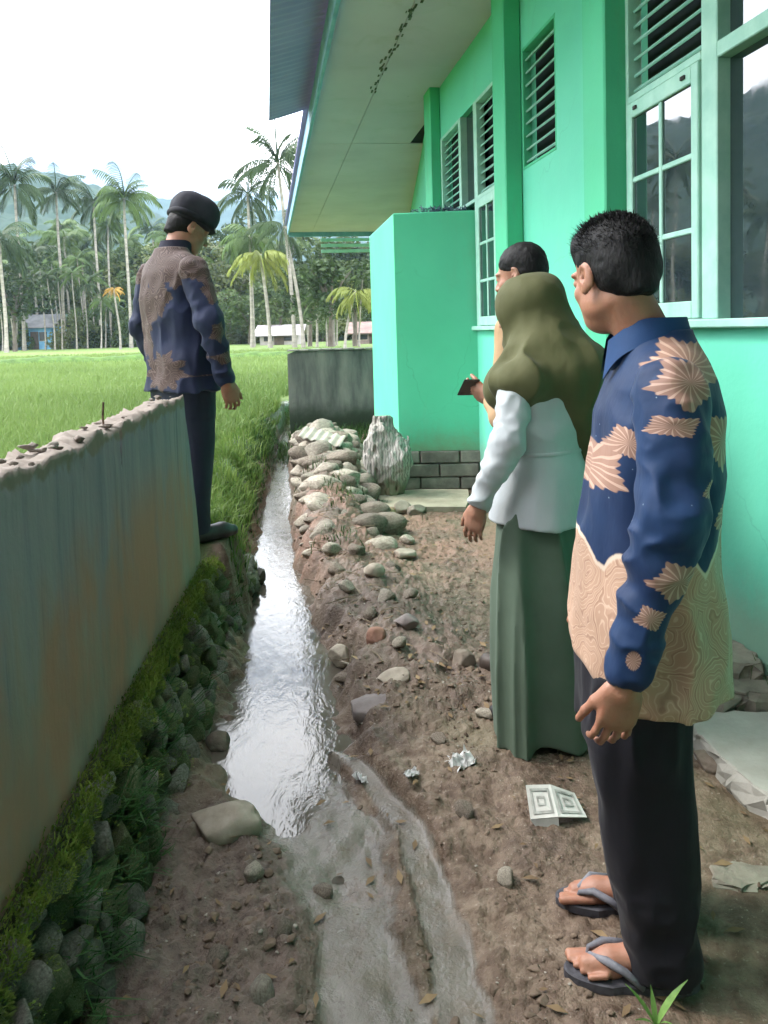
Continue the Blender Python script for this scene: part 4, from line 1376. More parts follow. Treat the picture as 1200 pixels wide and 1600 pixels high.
for i in range(22):
    u = -60 + i * 25 + random.uniform(-10, 10)
    palm(u, random.uniform(345, 425), random.uniform(84, 108), random.choice(('dark', 'green', 'green')), random.uniform(2.8, 3.9), random.randint(13, 18), .14, MP + side_of(u), 'mid-height palms' + side_of(u), full=random.uniform(.4, 1.5), base_u=u + random.uniform(-12, 12))
SL = 'slim areca palm with a straight pale trunk at the field edge'
for i, (u, v, d) in enumerate([(72, 418, 76), (82, 432, 74), (90, 410, 79), (99, 425, 75), (108, 440, 77), (121, 428, 74), (130, 405, 80), (140, 446, 76), (150, 436, 80), (165, 470, 74), (172, 480, 76), (180, 476, 80), (20, 455, 72), (8, 462, 76), (34, 448, 78), (230, 440, 82), (244, 452, 80), (262, 430, 84)]):
    palm(u, v, d, ('green', 'dark', 'green')[i % 3], 2.0, 10, .075, SL, 'slim areca palms along the field edge', full=.8, base_u=u + random.uniform(-6, 6))
SR = 'slim young areca palm below the eave beside the annex'
for i, (u, v, d) in enumerate([(488, 440, 58), (512, 452, 56), (522, 438, 54), (531, 470, 58), (548, 446, 52), (572, 430, 50), (478, 466, 60)]):
    palm(u, v, d, ('green', 'yellow', 'green')[i % 3], 1.7, 9, .07, SR, 'slim areca palms below the eave', full=.8, base_u=u + random.uniform(-10, 10))
SO = 'coconut palm of the grove left of the picture'
for i in range(16):
    az = -31 - i * 2.6 + random.uniform(-1, 1)
    d = random.uniform(55, 80)
    u = 600 + 1200 * math.tan(R_(az))
    palm(u, HOR(u) - random.uniform(9, 14) / d * 1200, d, 'dark', 3.9, 15, .16, SO, 'palms of the grove outside the left picture edge')


def leafmass(name, seed, n, mat, blobs=9, leaf=.055, flat=.8):
    """unit crown: leaf-sized quads clustered in uneven clumps"""
    rr = np.random.default_rng(seed)
    cen = rr.normal(0, .42, (blobs, 3)) * np.array([1, 1, flat])
    cen[:, 2] += .1
    rad = rr.uniform(.25, .48, blobs)
    k = rr.integers(0, blobs, n)
    dv = rr.normal(size=(n, 3))
    dv /= np.linalg.norm(dv, axis=1)[:, None]
    P = cen[k] + dv * (rad[k] * rr.uniform(.55, 1.05, n) ** .6)[:, None]
    a, b_ = rr.normal(size=(n, 3)), rr.normal(size=(n, 3))
    a += dv * .3
    a /= np.linalg.norm(a, axis=1)[:, None]
    b_ -= a * (a * b_).sum(1)[:, None]
    b_ /= np.linalg.norm(b_, axis=1)[:, None]
    s = (leaf * rr.uniform(.5, 1.4, n))[:, None]
    V = np.stack([P - a * s, P + b_ * s * .55, P + a * s, P - b_ * s * .55], 1).reshape(-1, 3)
    return mesh(name, V, np.arange(4 * n).reshape(n, 4), mat)


LM = [simple('leaf_' + k, st, 1.6, .6, trans=.25, rvar=.3) for k, st in (('dark', [(.3, (.022, .040, .016)), (.7, (.052, .082, .030))]), ('mid', [(.3, (.040, .070, .022)), (.7, (.085, .125, .040))]), ('olive', [(.3, (.065, .085, .03)), (.7, (.13, .155, .06))]))]
CM = [leafmass('crown', 200 + i, 2600, LM[i % 3], 12 + i % 4, .065) for i in range(9)]


def tree(u, vt, d, rx, label, group=None, mi=None, rz=None, name='broadleaf_tree'):
    x, y, z = at(u, vt, d)
    rz = rz or rx * .8
    t = empty(name, label, 'tree' if name == 'broadleaf_tree' else 'bush', group, (x, y, FZ))
    H = max(z - FZ, 1.0)
    cz = H - rz * .85 if name == 'broadleaf_tree' else rz * .45
    mi = random.randrange(9) if mi is None else mi
    link('crown', CM[mi], t, (0, 0, max(cz, rz * .5)), (0, 0, random.uniform(0, 6.3)), (rx, rx, rz))
    b = B()
    b.tube([(0, 0, -.1), (.1, 0, max(cz, .6) * .5), (random.uniform(-.3, .3), 0, max(cz, .8))], [.10 + rx * .035, .07 + rx * .025, .04 + rx * .012], 7, False)
    for k in range(4):
        a = k * 1.6 + random.random()
        b.tube([(.1, 0, max(cz, .7) * .6), (math.cos(a) * rx * .3, math.sin(a) * rx * .3, max(cz, .8)), (math.cos(a) * rx * .55, math.sin(a) * rx * .55, max(cz, .8) + rz * .35)], [.05 + rx * .015, .04 + rx * .01, .02], 5, False)
    b.build('trunk', BARK, t, True)
    return t


tree(518, 392, 48, 2.9, 'dense dark tree under the far end of the eave', mi=0)
tree(556, 425, 52, 2.2, 'green tree close beside the annex under the eave', mi=4)
tree(486, 440, 56, 2.0, 'dark shrubby tree left of the dense tree under the eave', mi=3)
tree(362, 412, 78, 4.2, 'olive crowned tree just right of the capped man', mi=2)
tree(392, 452, 74, 3.2, 'mid green tree below the yellowish palm', mi=1)
tree(440, 430, 70, 3.4, 'mid green tree left of the eave end', mi=4)
tree(268, 400, 92, 4.0, 'olive tree behind the capped man', mi=5)
tree(228, 425, 88, 3.6, 'mid green tree left of the capped man', mi=7)
tree(25, 420, 70, 3.4, 'dark bushy tree at the left picture edge', mi=3)
tree(66, 440, 86, 3.4, 'dark tree behind the blue hut', mi=0)
TG = 'trees of the wood behind the palms'
for i in range(70):
    az = -66 + i * 1.0 + random.uniform(-.5, .5)
    if az > 3:
        break
    d = random.uniform(92, 112)
    u = 600 + 1200 * math.tan(R_(az))
    hgt = random.uniform(9.5, 14)
    tree(u, HOR(u) - (hgt - 1.15) / d * 1200 / math.cos(R_(az)) ** 0, d, random.uniform(3.6, 5.4), 'broadleaf tree of the hazy wood behind the palms' + side_of(u), TG + side_of(u))
BG = 'bushes under the palms'
for i in range(84):
    az = -60 + i * .78 + random.uniform(-.4, .4)
    d = random.uniform(78, 90)
    u = 600 + 1200 * math.tan(R_(az))
    hgt = random.uniform(2.6, 5.2)
    tree(u, HOR(u) - (hgt - 1.15) / d * 1200, d, random.uniform(2.0, 3.2), 'low bush in the undergrowth below the palms' + side_of(u), BG + side_of(u), rz=hgt * .62, name='undergrowth_bush')


def house(name, label, u0, u1, d, wall_h, roof_h, wallm, roofm, dep=4.0, ov=.5):
    x0, x1 = at(u0, 500, d)[0], at(u1, 500, d)[0]
    t = empty(name, label, 'house', None, ((x0 + x1) / 2, d, FZ))
    w = (x1 - x0) / 2
    B().box(-w, w, 0, dep, 0, wall_h).build('wall', wallm, t)
    V = [(-w - ov, -ov, wall_h - .15), (w + ov, -ov, wall_h - .15), (w + ov, dep / 2, wall_h + roof_h), (-w - ov, dep / 2, wall_h + roof_h), (-w - ov, dep + ov, wall_h - .15), (w + ov, dep + ov, wall_h - .15)]
    V += [(a, b_, c + .06) for a, b_, c in V]
    obj('roof', V, [(0, 1, 2, 3), (3, 2, 5, 4), (6, 7, 8, 9), (9, 8, 11, 10), (0, 1, 7, 6), (4, 5, 11, 10), (0, 3, 9, 6), (3, 4, 10, 9), (1, 2, 8, 7), (2, 5, 11, 8)], roofm, t)
    for k, xx in enumerate((-.55, .5)):
        win = B().box(w * xx - .4, w * xx + .4, -.04, .0, wall_h * .4, wall_h * .78).build('window', simple('house_glass', [(.4, (.015, .02, .02)), (.6, (.03, .035, .035))], 3, .2), t)
        B().box(w * xx - .46, w * xx + .46, -.03, -.002, wall_h * .4 - .06, wall_h * .4 - .002).build('sill', PALE, win)
    B().box(-.42, .42, -.04, -.001, 0, wall_h * .8).build('door', simple('house_door', [(.4, (.06, .05, .04)), (.6, (.10, .08, .06))], 3), t)
    return t


house('hut', 'small bright blue hut in the shade of the palms at left', 30, 84, 80, 2.4, 1.3, simple('blue_wall', [(.4, (.10, .26, .42)), (.6, (.16, .36, .52))], 1, .7), simple('dark_roof', [(.4, (.05, .055, .06)), (.6, (.09, .095, .10))], 1))
house('house', 'low house with pale mauve tin roof between palm trunks', 408, 468, 66, 1.0, .75, simple('grey_wall', [(.4, (.28, .26, .25)), (.6, (.36, .33, .32))], 1), simple('mauve_roof', [(.4, (.33, .30, .32)), (.6, (.44, .40, .42))], 1))
house('house', 'low brown-roofed house beside the green annex', 552, 622, 60, 1.0, .75, simple('brown_wall', [(.4, (.20, .16, .14)), (.6, (.28, .22, .2))], 1), simple('brown_roof', [(.4, (.16, .11, .10)), (.6, (.24, .17, .15))], 1))

# ---- forested hills
FOREST = Mt('forest_canopy', .9, .1)
m = FOREST
c = m.ramp(m.noise(.02, 6, .65), [(.3, (.016, .034, .022)), (.55, (.030, .055, .032)), (.75, (.055, .082, .042))])
c = m.mix(m.ramp(m.voro(.12), [(.2, 0.0), (.7, .6)]), c, (.018, .034, .016))
m.col(c)


def hill(name, label, d0, d1, prof, seed, na, nr, bump):
    """ridge in polar bands round the site; prof maps azimuth (deg) to the tangent of its skyline height"""
    az = np.linspace(-80, 48, na)
    tt = np.linspace(0, 1, nr)
    A, Tt = np.meshgrid(np.radians(az), tt, indexing='ij')
    D = d0 + (d1 - d0) * Tt
    el = np.interp(np.degrees(A), *zip(*prof))
    X, Y = D * np.sin(A), D * np.cos(A)
    Hh = el * d1 * (Tt ** 1.1)
    Hh = Hh * (1 + .16 * fbm(X / 110, Y / 110, 0, 4, seed)) + bump * np.abs(fbm(X / 9, Y / 9, 0, 3, seed + 3)) * (Tt > 0) - 1
    o = obj(name, np.stack([X, Y, Hh], -1).reshape(-1, 3), grid_faces(na, nr), FOREST.m, None, True)
    return tag(o, label, kind='structure')


hill('near_hill', 'forested hill rising behind the palms at left', 220, 560, [(-80, .42), (-50, .30), (-38, .25), (-27, .215), (-22, .20), (-18, .175), (-14, .125), (-9, .085), (-2, .07), (20, .06), (48, .05)], 3, 420, 90, 7.0)
hill('far_mountain', 'pale blue mountain ridge on the horizon', 680, 1080, [(-80, .2), (-30, .165), (-20, .19), (-14, .172), (-9, .168), (-4, .15), (8, .12), (48, .1)], 8, 420, 60, 9.0)

# ---- the humid air that turns the hills blue
hz = Mt('haze_air')
hz.t.nodes.remove(hz.b)
pv = nd(hz.t, 'VolumePrincipled', {}, {'Color': (.50, .70, 1.0), 'Density': .00023, 'Anisotropy': .0})
hz.t.links.new(pv.outputs[0], hz.t.nodes['Material Output'].inputs['Volume'])
o = B().box(-1150, 1150, -120, 1150, -3, 330).build('haze', hz.m)
tag(o, 'thin blue haze over the hills', 'haze', kind='stuff')

# ---------------------------------------------------------------- behind the photographer, unseen: a wing and trees added to block sky light
wing = empty('sky_blocking_wing', 'unseen cream wing added behind the photographer to block sky light', 'building', loc=(0, -4.2, 0))
B().box(-.6, 9, -.25, 0, -.1, 4.2).build('wall', simple('cream_plaster', [(.4, (.30, .29, .24)), (.6, (.38, .37, .30))], 2, .9), wing)
B().box(-1.2, 9, -1.6, .9, 4.2, 4.32).build('roof', bpy.data.materials['roof_sheet'], wing)
for i in range(3):
    wn = B().box(.6 + i * 2.4, 2.0 + i * 2.4, .001, .03, 1.2, 2.6).build('window', GLASS, wing)
    B().box(.55 + i * 2.4, 2.05 + i * 2.4, .001, .06, 1.14, 1.195).build('sill', FRAME, wn)
SHADE = [leafmass('crown', 300 + i, 3600, LM[i % 2], 16, .12) for i in range(3)]  # dense crowns for the added unseen trees that keep out sky light
for i, (x, y, s, h) in enumerate([(-3.6, -6.0, 4.2, 9.5), (-9.0, -5.5, 4.4, 9.5), (.5, -9.5, 4.8, 13.5), (-5.5, -11.5, 5.2, 14.5), (6.5, -9.5, 5.0, 14.0), (-13.5, -8.5, 5.0, 11.5), (-11.0, -14.0, 5.5, 15.5), (3.5, -14.0, 5.5, 16.5)]):
    t = empty('broadleaf_tree', 'large unseen tree added behind the photographer to block sky light', 'tree', 'unseen trees added behind the photographer to block sky light', (x, y, 0.0 if x > -1 else FZ))
    link('crown', SHADE[i % 3], t, (0, 0, h - s * .8), (0, 0, i * 1.1), (s, s, s))
    B().tube([(0, 0, -.1), (.1, 0, h * .4), (0, .1, h - s * .7)], [.28, .2, .12], 8, False).build('trunk', BARK, t, True)

# ---------------------------------------------------------------- people (local frame: +Y ahead, +X to the right hand, Z up)
class Vox:
    """signed-distance grid; shapes are blended in, the zero surface is meshed with surface nets"""
    def __init__(s, lo, hi, h):
        s.lo, s.h = np.array(lo, np.float32), h
        s.n = np.ceil((np.array(hi) - s.lo) / h).astype(int) + 1
        s.F = np.full(s.n, .06, np.float32)

    def sl(s, lo, hi, pad=.05):
        a = np.clip(np.floor((np.array(lo) - pad - s.lo) / s.h).astype(int), 0, s.n)
        b = np.clip(np.ceil((np.array(hi) + pad - s.lo) / s.h).astype(int) + 1, 0, s.n)
        g = [s.lo[i] + s.h * np.arange(a[i], b[i], dtype=np.float32) for i in range(3)]
        return tuple(slice(a[i], b[i]) for i in range(3)), np.meshgrid(*g, indexing='ij', sparse=True)

    def put(s, q, d, k, op='add'):
        A = s.F[q]
        d = d.astype(np.float32)
        if op == 'sub':
            h = np.clip(.5 - .5 * (A + d) / k, 0, 1)
            s.F[q] = A + (-d - A) * h + k * h * (1 - h)
        else:
            h = np.clip(.5 + .5 * (A - d) / k, 0, 1)
            s.F[q] = A + (d - A) * h - k * h * (1 - h)

    def cone(s, a, b, ra, rb, k=.02, op='add'):
        a, b = np.array(a, float), np.array(b, float)
        R = max(ra, rb)
        q, (x, y, z) = s.sl(np.minimum(a, b) - R, np.maximum(a, b) + R)
        v = b - a
        L = max(float(v @ v), 1e-9)
        t = np.clip(((x - a[0]) * v[0] + (y - a[1]) * v[1] + (z - a[2]) * v[2]) / L, 0, 1)
        d = np.sqrt((x - a[0] - t * v[0]) ** 2 + (y - a[1] - t * v[1]) ** 2 + (z - a[2] - t * v[2]) ** 2) - (ra + (rb - ra) * t)
        s.put(q, d, k, op)

    def chain(s, pts, rad, k=.02):
        for i in range(len(pts) - 1):
            s.cone(pts[i], pts[i + 1], rad[i], rad[i + 1], k)

    def ell(s, c, r, k=.02, M=None, op='add', e=2.0):
        c, r = np.array(c, float), np.array(r, float)
        R = float(max(r)) * (1.0 if M is None else 1.05)
        q, (x, y, z) = s.sl(c - R, c + R)
        x, y, z = x - c[0], y - c[1], z - c[2]
        if M is not None:
            x, y, z = [M[0][i] * x + M[1][i] * y + M[2][i] * z for i in range(3)]
        if e == 2.0:
            k0 = np.sqrt((x / r[0]) ** 2 + (y / r[1]) ** 2 + (z / r[2]) ** 2)
            k1 = np.sqrt((x / r[0] ** 2) ** 2 + (y / r[1] ** 2) ** 2 + (z / r[2] ** 2) ** 2) + 1e-6
            d = k0 * (k0 - 1) / k1
        else:
            k0 = (np.abs(x / r[0]) ** e + np.abs(y / r[1]) ** e + np.abs(z / r[2]) ** e) ** (1 / e)
            d = (k0 - 1) * min(r)
        s.put(q, d, k, op)

    def loft(s, secs, k=.02, e=2.3, rnd=.015):
        """secs: rows of (z, cx, cy, rx, ry), bottom to top"""
        S_ = np.array(secs, float)
        R = max(S_[:, 3].max(), S_[:, 4].max())
        q, (x, y, z) = s.sl((S_[:, 1].min() - R, S_[:, 2].min() - R, S_[0, 0]), (S_[:, 1].max() + R, S_[:, 2].max() + R, S_[-1, 0]))
        zz = z.ravel()
        # smooth interpolation through the sections
        I = [np.interp(zz, S_[:, 0], S_[:, j])[None, None, :] for j in range(1, 5)]
        for j in range(4):
            a = I[j].ravel()
            if len(a) > 9:
                kn = max(3, int(.03 / s.h)) | 1
                p = np.pad(a, kn // 2, mode='edge')
                I[j] = np.convolve(p, np.ones(kn) / kn, 'valid')[None, None, :]
        k0 = (np.abs((x - I[0]) / I[2]) ** e + np.abs((y - I[1]) / I[3]) ** e) ** (1 / e)
        d = (k0 - 1) * np.minimum(I[2], I[3])
        dz = np.maximum(z - S_[-1, 0], S_[0, 0] - z)
        d = np.maximum(d, dz + 0 * d)
        s.put(q, d, k)

    def noise(s, amp, fx, fy, fz, seed=0, oct=2, zlo=-9, zhi=9, ridge=False):
        q, (x, y, z) = s.sl((-9, -9, zlo), (9, 9, zhi), 0)
        A = s.F[q]
        sel = np.abs(A) < .04
        X, Y, Z = np.broadcast_arrays(x, y, z)
        f = fbm(X[sel] * fx, Y[sel] * fy, Z[sel] * fz, oct, seed)
        if ridge:
            f = 2.4 * np.abs(f) - .55
        A[sel] += amp * f * np.minimum(1, np.minimum((Z[sel] - zlo) / .06, (zhi - Z[sel]) / .06))
        s.F[q] = A

    def mesh(s):
        F = s.F
        ins = F < 0
        n0, n1, n2 = F.shape
        c = np.zeros((n0 - 1, n1 - 1, n2 - 1), np.uint8)
        for i in (0, 1):
            for j in (0, 1):
                for k in (0, 1):
                    c += ins[i:n0 - 1 + i, j:n1 - 1 + j, k:n2 - 1 + k]
        act = (c > 0) & (c < 8)
        I = np.argwhere(act)
        idx = -np.ones(act.shape, np.int64)
        idx[act] = np.arange(len(I))
        acc, cnt = np.zeros((len(I), 3)), np.zeros(len(I))
        val = {}
        for i in (0, 1):
            for j in (0, 1):
                for k in (0, 1):
                    val[i, j, k] = F[I[:, 0] + i, I[:, 1] + j, I[:, 2] + k].astype(float)
        for a in val:
            for ax in range(3):
                if a[ax] == 0:
                    b = list(a)
                    b[ax] = 1
                    va, vb = val[a], val[tuple(b)]
                    x = (va < 0) != (vb < 0)
                    t = np.where(x, va / np.where(x, va - vb, 1), 0)
                    p = np.tile(np.array(a, float), (len(I), 1))
                    p[:, ax] += t
                    acc += p * x[:, None]
                    cnt += x
        V = s.lo + s.h * (I + acc / np.maximum(cnt, 1)[:, None])
        Q = []
        for ax in range(3):
            sh = [slice(None)] * 3
            sh2 = [slice(None)] * 3
            sh[ax], sh2[ax] = slice(0, -1), slice(1, None)
            x = ins[tuple(sh)] != ins[tuple(sh2)]
            E = np.argwhere(x)
            o = [(ax + 1) % 3, (ax + 2) % 3]
            ok = np.ones(len(E), bool)
            for q in o:
                ok &= (E[:, q] > 0) & (E[:, q] < F.shape[q] - 1)
            E = E[ok]
            cs = []
            for d0, d1 in ((-1, -1), (0, -1), (0, 0), (-1, 0)):
                e = E.copy()
                e[:, o[0]] += d0
                e[:, o[1]] += d1
                cs.append(idx[e[:, 0], e[:, 1], e[:, 2]])
            quad = np.stack(cs, 1)
            flip = ~ins[E[:, 0], E[:, 1], E[:, 2]]
            quad[flip] = quad[flip][:, ::-1]
            Q.append(quad)
        Q = np.concatenate(Q)
        return V.astype(np.float32), Q[(Q >= 0).all(1)]

    def build(s, name, mat, parent):
        V, Q = s.mesh()
        return obj(name, V, Q, mat, parent, True)


def rotm(yaw, pitch=0, roll=0):
    """head frame: yaw turns left (+), pitch nods down (+)"""
    return np.array(Matrix.Rotation(R_(yaw), 3, 'Z') @ Matrix.Rotation(R_(-pitch), 3, 'X') @ Matrix.Rotation(R_(roll), 3, 'Y'))


def head(V, c, M, ear=True, s=1.0):
    """skull, jaw, brow, nose, lips, cheeks and ears about the head centre c with rotation M"""
    P = lambda x, y, z: tuple(np.array(c) + M @ (np.array([x, y, z]) * s))
    T = M.T
    el = lambda p, r, k=.015, op='add', mm=None: V.ell(P(*p), [q * s for q in r], k, np.array((M if mm is None else M @ mm)), op)
    el((0, -.014, .034), (.074, .094, .084))
    el((0, .028, -.035), (.056, .066, .083), .02)
    el((0, .050, -.088), (.034, .036, .026), .02)
    for sg in (-1, 1):
        el((sg * .041, .003, -.060), (.016, .042, .024), .02)
        el((sg * .034, .060, -.026), (.020, .020, .018), .015)
    el((0, .078, .018), (.050, .018, .012), .012)
    for sg in (-1, 1):
        el((sg * .030, .094, .0), (.017, .012, .010), .006, 'sub')
        el((sg * .030, .079, .0), (.0135, .0125, .011), .004)
        el((sg * .011, .098, -.036), (.009, .010, .008), .006)
    V.cone(P(0, .086, .008), P(0, .108, -.032), .008 * s, .0115 * s, .008)
    el((0, .086, -.060), (.022, .011, .0055), .005)
    el((0, .084, -.071), (.019, .011, .0065), .005)
    V.cone(P(-.02, .094, -.0655), P(.02, .094, -.0655), .002 * s, .002 * s, .003, 'sub')
    if ear:
        for sg in (-1, 1):
            mm = np.array(Matrix.Rotation(R_(sg * -14), 3, 'Z') @ Matrix.Rotation(R_(-12), 3, 'X'))
            el((sg * .0765, -.012, -.006), (.0080, .0190, .031), .006, 'add', mm)
            el((sg * .0815, -.006, .000), (.006, .010, .017), .004, 'sub', mm)
            el((sg * .0755, -.004, -.032), (.007, .010, .010), .006)
    return P


def hand(V, w, d, n, th, curl=.5, L=1.0, k=.0035, spread=1.0, curls=None):
    """w wrist, d finger direction, n back-of-hand normal, th thumb side (unit vectors)"""
    w, d, n, th = [np.array(q, float) for q in (w, d, n, th)]
    d /= np.linalg.norm(d)
    n -= d * (n @ d)
    n /= np.linalg.norm(n)
    th = th - d * (th @ d) - n * (th @ n)
    th /= np.linalg.norm(th)
    M = np.stack([th, n, d], 1)
    V.ell(w + d * .048 * L, (.041 * L, .0155 * L, .052 * L), .012, M, e=2.6)
    V.cone(w - d * .02, w + d * .02, .025 * L, .024 * L, .015)
    for i, (o, l, r) in enumerate(((.029, .074, .0083), (.0098, .083, .0086), (-.0095, .077, .0082), (-.028, .061, .0073))):
        c_ = curl if curls is None else curls[i]
        p = w + d * (.084 - .004 * abs(i - 1)) * L + th * o * L
        a = .22 * c_
        V.cone(w + d * .04 * L + th * o * .8 * L, p, r * 1.15 * L, r * 1.1 * L, .008)
        for j, f in enumerate((.44, .31, .25)):
            dd = d * math.cos(a) - n * math.sin(a) + th * (.10 * (1.2 - i * .8) * spread if j == 0 else 0)
            dd /= np.linalg.norm(dd)
            p2 = p + dd * l * f * L
            V.cone(p, p2, r * (1 - .08 * j) * L, r * (1 - .08 * (j + 1)) * L, k)
            p = p2
            a += c_ * (.75, .85, .6)[j]
    p = w + d * .022 * L + th * .026 * L - n * .004
    dd = d * .82 + th * .48 - n * .25
    for j, (l, r) in enumerate(((.040, .0125), (.032, .0100), (.026, .0088))):
        dd /= np.linalg.norm(dd)
        p2 = p + dd * l * L
        V.cone(p, p2, r * L, r * .9 * L, .006 if j else .012)
        p = p2
        dd = dd * .8 + d * .45 - n * .18


def skin(name, c, dark=.75):
    m = Mt(name, .5, .4)
    q = m.ramp(m.noise(14, 4, .6), [(.3, tuple(x * dark for x in c)), (.7, c)])
    q = m.mix(m.ramp(m.noise(30, 5, .7), [(.45, 0.0), (.7, .45)]), q, (c[0] * .95, c[1] * .72, c[2] * .68))
    m.col(q)
    m.b.inputs['Subsurface Weight'].default_value = .12
    m.b.inputs['Subsurface Radius'].default_value = (.012, .004, .002)
    m.bump(m.noise(160, 3, .6), .35, .002)
    m.bump(m.noise(38, 3, .6), .25, .004)
    return m.m


SKIN = skin('brown_skin', (.33, .160, .102))
SKIN2 = skin('light_brown_skin', (.38, .20, .135))
HAIRM = simple('black_hair', [(.3, (.0025, .0025, .0032)), (.7, (.007, .0065, .0075))], 60, .6, .8, 160, .004, st=(1, 1, .3), spec=.22)


def strands(parent, c, M, n, seed, zmin, L, rr=(.082, .100, .093), mat=None, name='hair_strand_tuft', off=(0, -.014, .034), lean=.5, keep=None):
    """short tapered locks on the crown"""
    q = np.random.default_rng(seed)
    d = q.normal(size=(n * 3, 3))
    d /= np.linalg.norm(d, axis=1)[:, None]
    d = d[d[:, 2] > zmin][:n]
    if keep is not None:
        d = d[keep(d)]
    p = (d * np.array(rr) + np.array(off)) @ M.T + np.array(c)
    nn = (d + q.normal(0, .25, d.shape) + np.array([0, .35, .25])) @ M.T
    V, T = blades(p, q.uniform(.5, 1.2, len(p)) * L, .0016, lean, seed=seed + 1, nrm=nn)
    o = obj(name, V, T, mat or HAIRM, parent)
    return o


# ---- printed cloth
def motif(m, cu, cv, ru, rv, k, ph, u, v):
    """crisp printed leaf-fan about (cu, cv) in the cloth's side plane: outline with k points; returns mask and streaks"""
    du = m.math('DIVIDE', m.math('SUBTRACT', u, cu), ru)
    dv = m.math('DIVIDE', m.math('SUBTRACT', v, cv), rv)
    L = m.math('SQRT', m.math('ADD', m.math('MULTIPLY', du, du), m.math('MULTIPLY', dv, dv)))
    A = m.math('ARCTAN2', dv, du)
    e = m.math('MULTIPLY_ADD', m.math('ABSOLUTE', m.math('SINE', m.math('MULTIPLY_ADD', A, k * .5, ph))), -.34, 1.08)
    e = m.math('MULTIPLY_ADD', m.math('SINE', m.math('MULTIPLY', A, 23.0)), .05, e)
    return m.ss(m.math('SUBTRACT', L, e), .03, -.03), m.math('SINE', m.math('ADD', m.math('MULTIPLY', A, 17.0), m.math('MULTIPLY', L, 3.0)))


def prints(m, spots, u, v, gate=None):
    k = st = None
    for (cu, cv, ru, rv, n, ph) in spots:
        q, s_ = motif(m, cu, cv, ru, rv, n, ph, u, v)
        st = s_ if st is None else m.math('ADD', m.math('MULTIPLY', st, m.math('SUBTRACT', 1.0, q)), m.math('MULTIPLY', s_, q))
        k = q if k is None else m.math('MAXIMUM', k, q)
    if gate is not None:
        k = m.math('MULTIPLY', k, gate)
    return k, st


def batik_ground(m, dark, mid, light, sc=10.5):
    """fine wax-line figures: rings about scattered centres"""
    wob = nd(m.t, 'VectorMath', {'operation': 'ADD'}, {0: m.ob, 1: nd(m.t, 'VectorMath', {'operation': 'SCALE'}, {0: nd(m.t, 'TexNoise', {}, {'Vector': m.ob, 'Scale': 11.0, 'Detail': 2.0}).outputs['Color'], 'Scale': .10}).outputs[0]}).outputs[0]
    d = m.voro(sc, vec=wob)
    ln = m.ramp(m.math('SINE', m.math('MULTIPLY', d, 84.0)), [(.70, 0.0), (.92, 1.0)])
    dk = m.ramp(m.math('SINE', m.math('MULTIPLY', d, 31.0)), [(.0, .0), (.75, 0.0), (.95, .55)])
    c = m.mix(m.ramp(m.noise(4, 3), [(.35, 0.0), (.65, 1.0)]), mid, tuple(.78 * x for x in mid))
    c = m.mix(dk, c, dark)
    return m.mix(m.math('MULTIPLY', ln, .48), c, light)


TAN = ((.22, .125, .085), (.40, .255, .175), (.56, .42, .315))


def batik_blue(m):
    c = m.ramp(m.noise(4, 4, .6), [(.3, (.0022, .012, .046)), (.7, (.005, .026, .080))])
    return m.mix(m.ramp(m.voro(24), [(.03, .8), (.05, 0.0)]), c, (.20, .26, .33))


def cloth(name, a, b, rough=.78, fold=.5, sc=7):
    """plain woven cloth with soft creases"""
    m = Mt(name, rough, .22)
    c = m.ramp(m.noise(3.5, 4, .6), [(.3, a), (.7, b)])
    m.col(c)
    w = nd(m.t, 'TexNoise', {'noise_type': 'RIDGED_MULTIFRACTAL'}, {'Vector': nd(m.t, 'Mapping', {}, {'Vector': m.ob, 'Scale': (1, 1, .55), 'Rotation': (.3, .4, 0)}).outputs[0], 'Scale': float(sc), 'Detail': 3.0, 'Distortion': .5}).outputs['Fac']
    m.bump(w, fold * .5, .012)
    m.bump(m.noise(sc * 2.5, 3, .5, st=(1, 1, .4)), fold * .6, .010)
    m.bump(m.noise(420, 2), .12, .0006)
    m.b.inputs['Sheen Weight'].default_value = .05
    return m.m


def cloth_finish(m, c):
    m.col(c)
    m.b.inputs['Sheen Weight'].default_value = .06
    m.bump(m.noise(9, 4, .55, st=(1, 1, .45)), .35, .02)
    m.bump(m.noise(420, 2), .10, .0006)
    return m.m


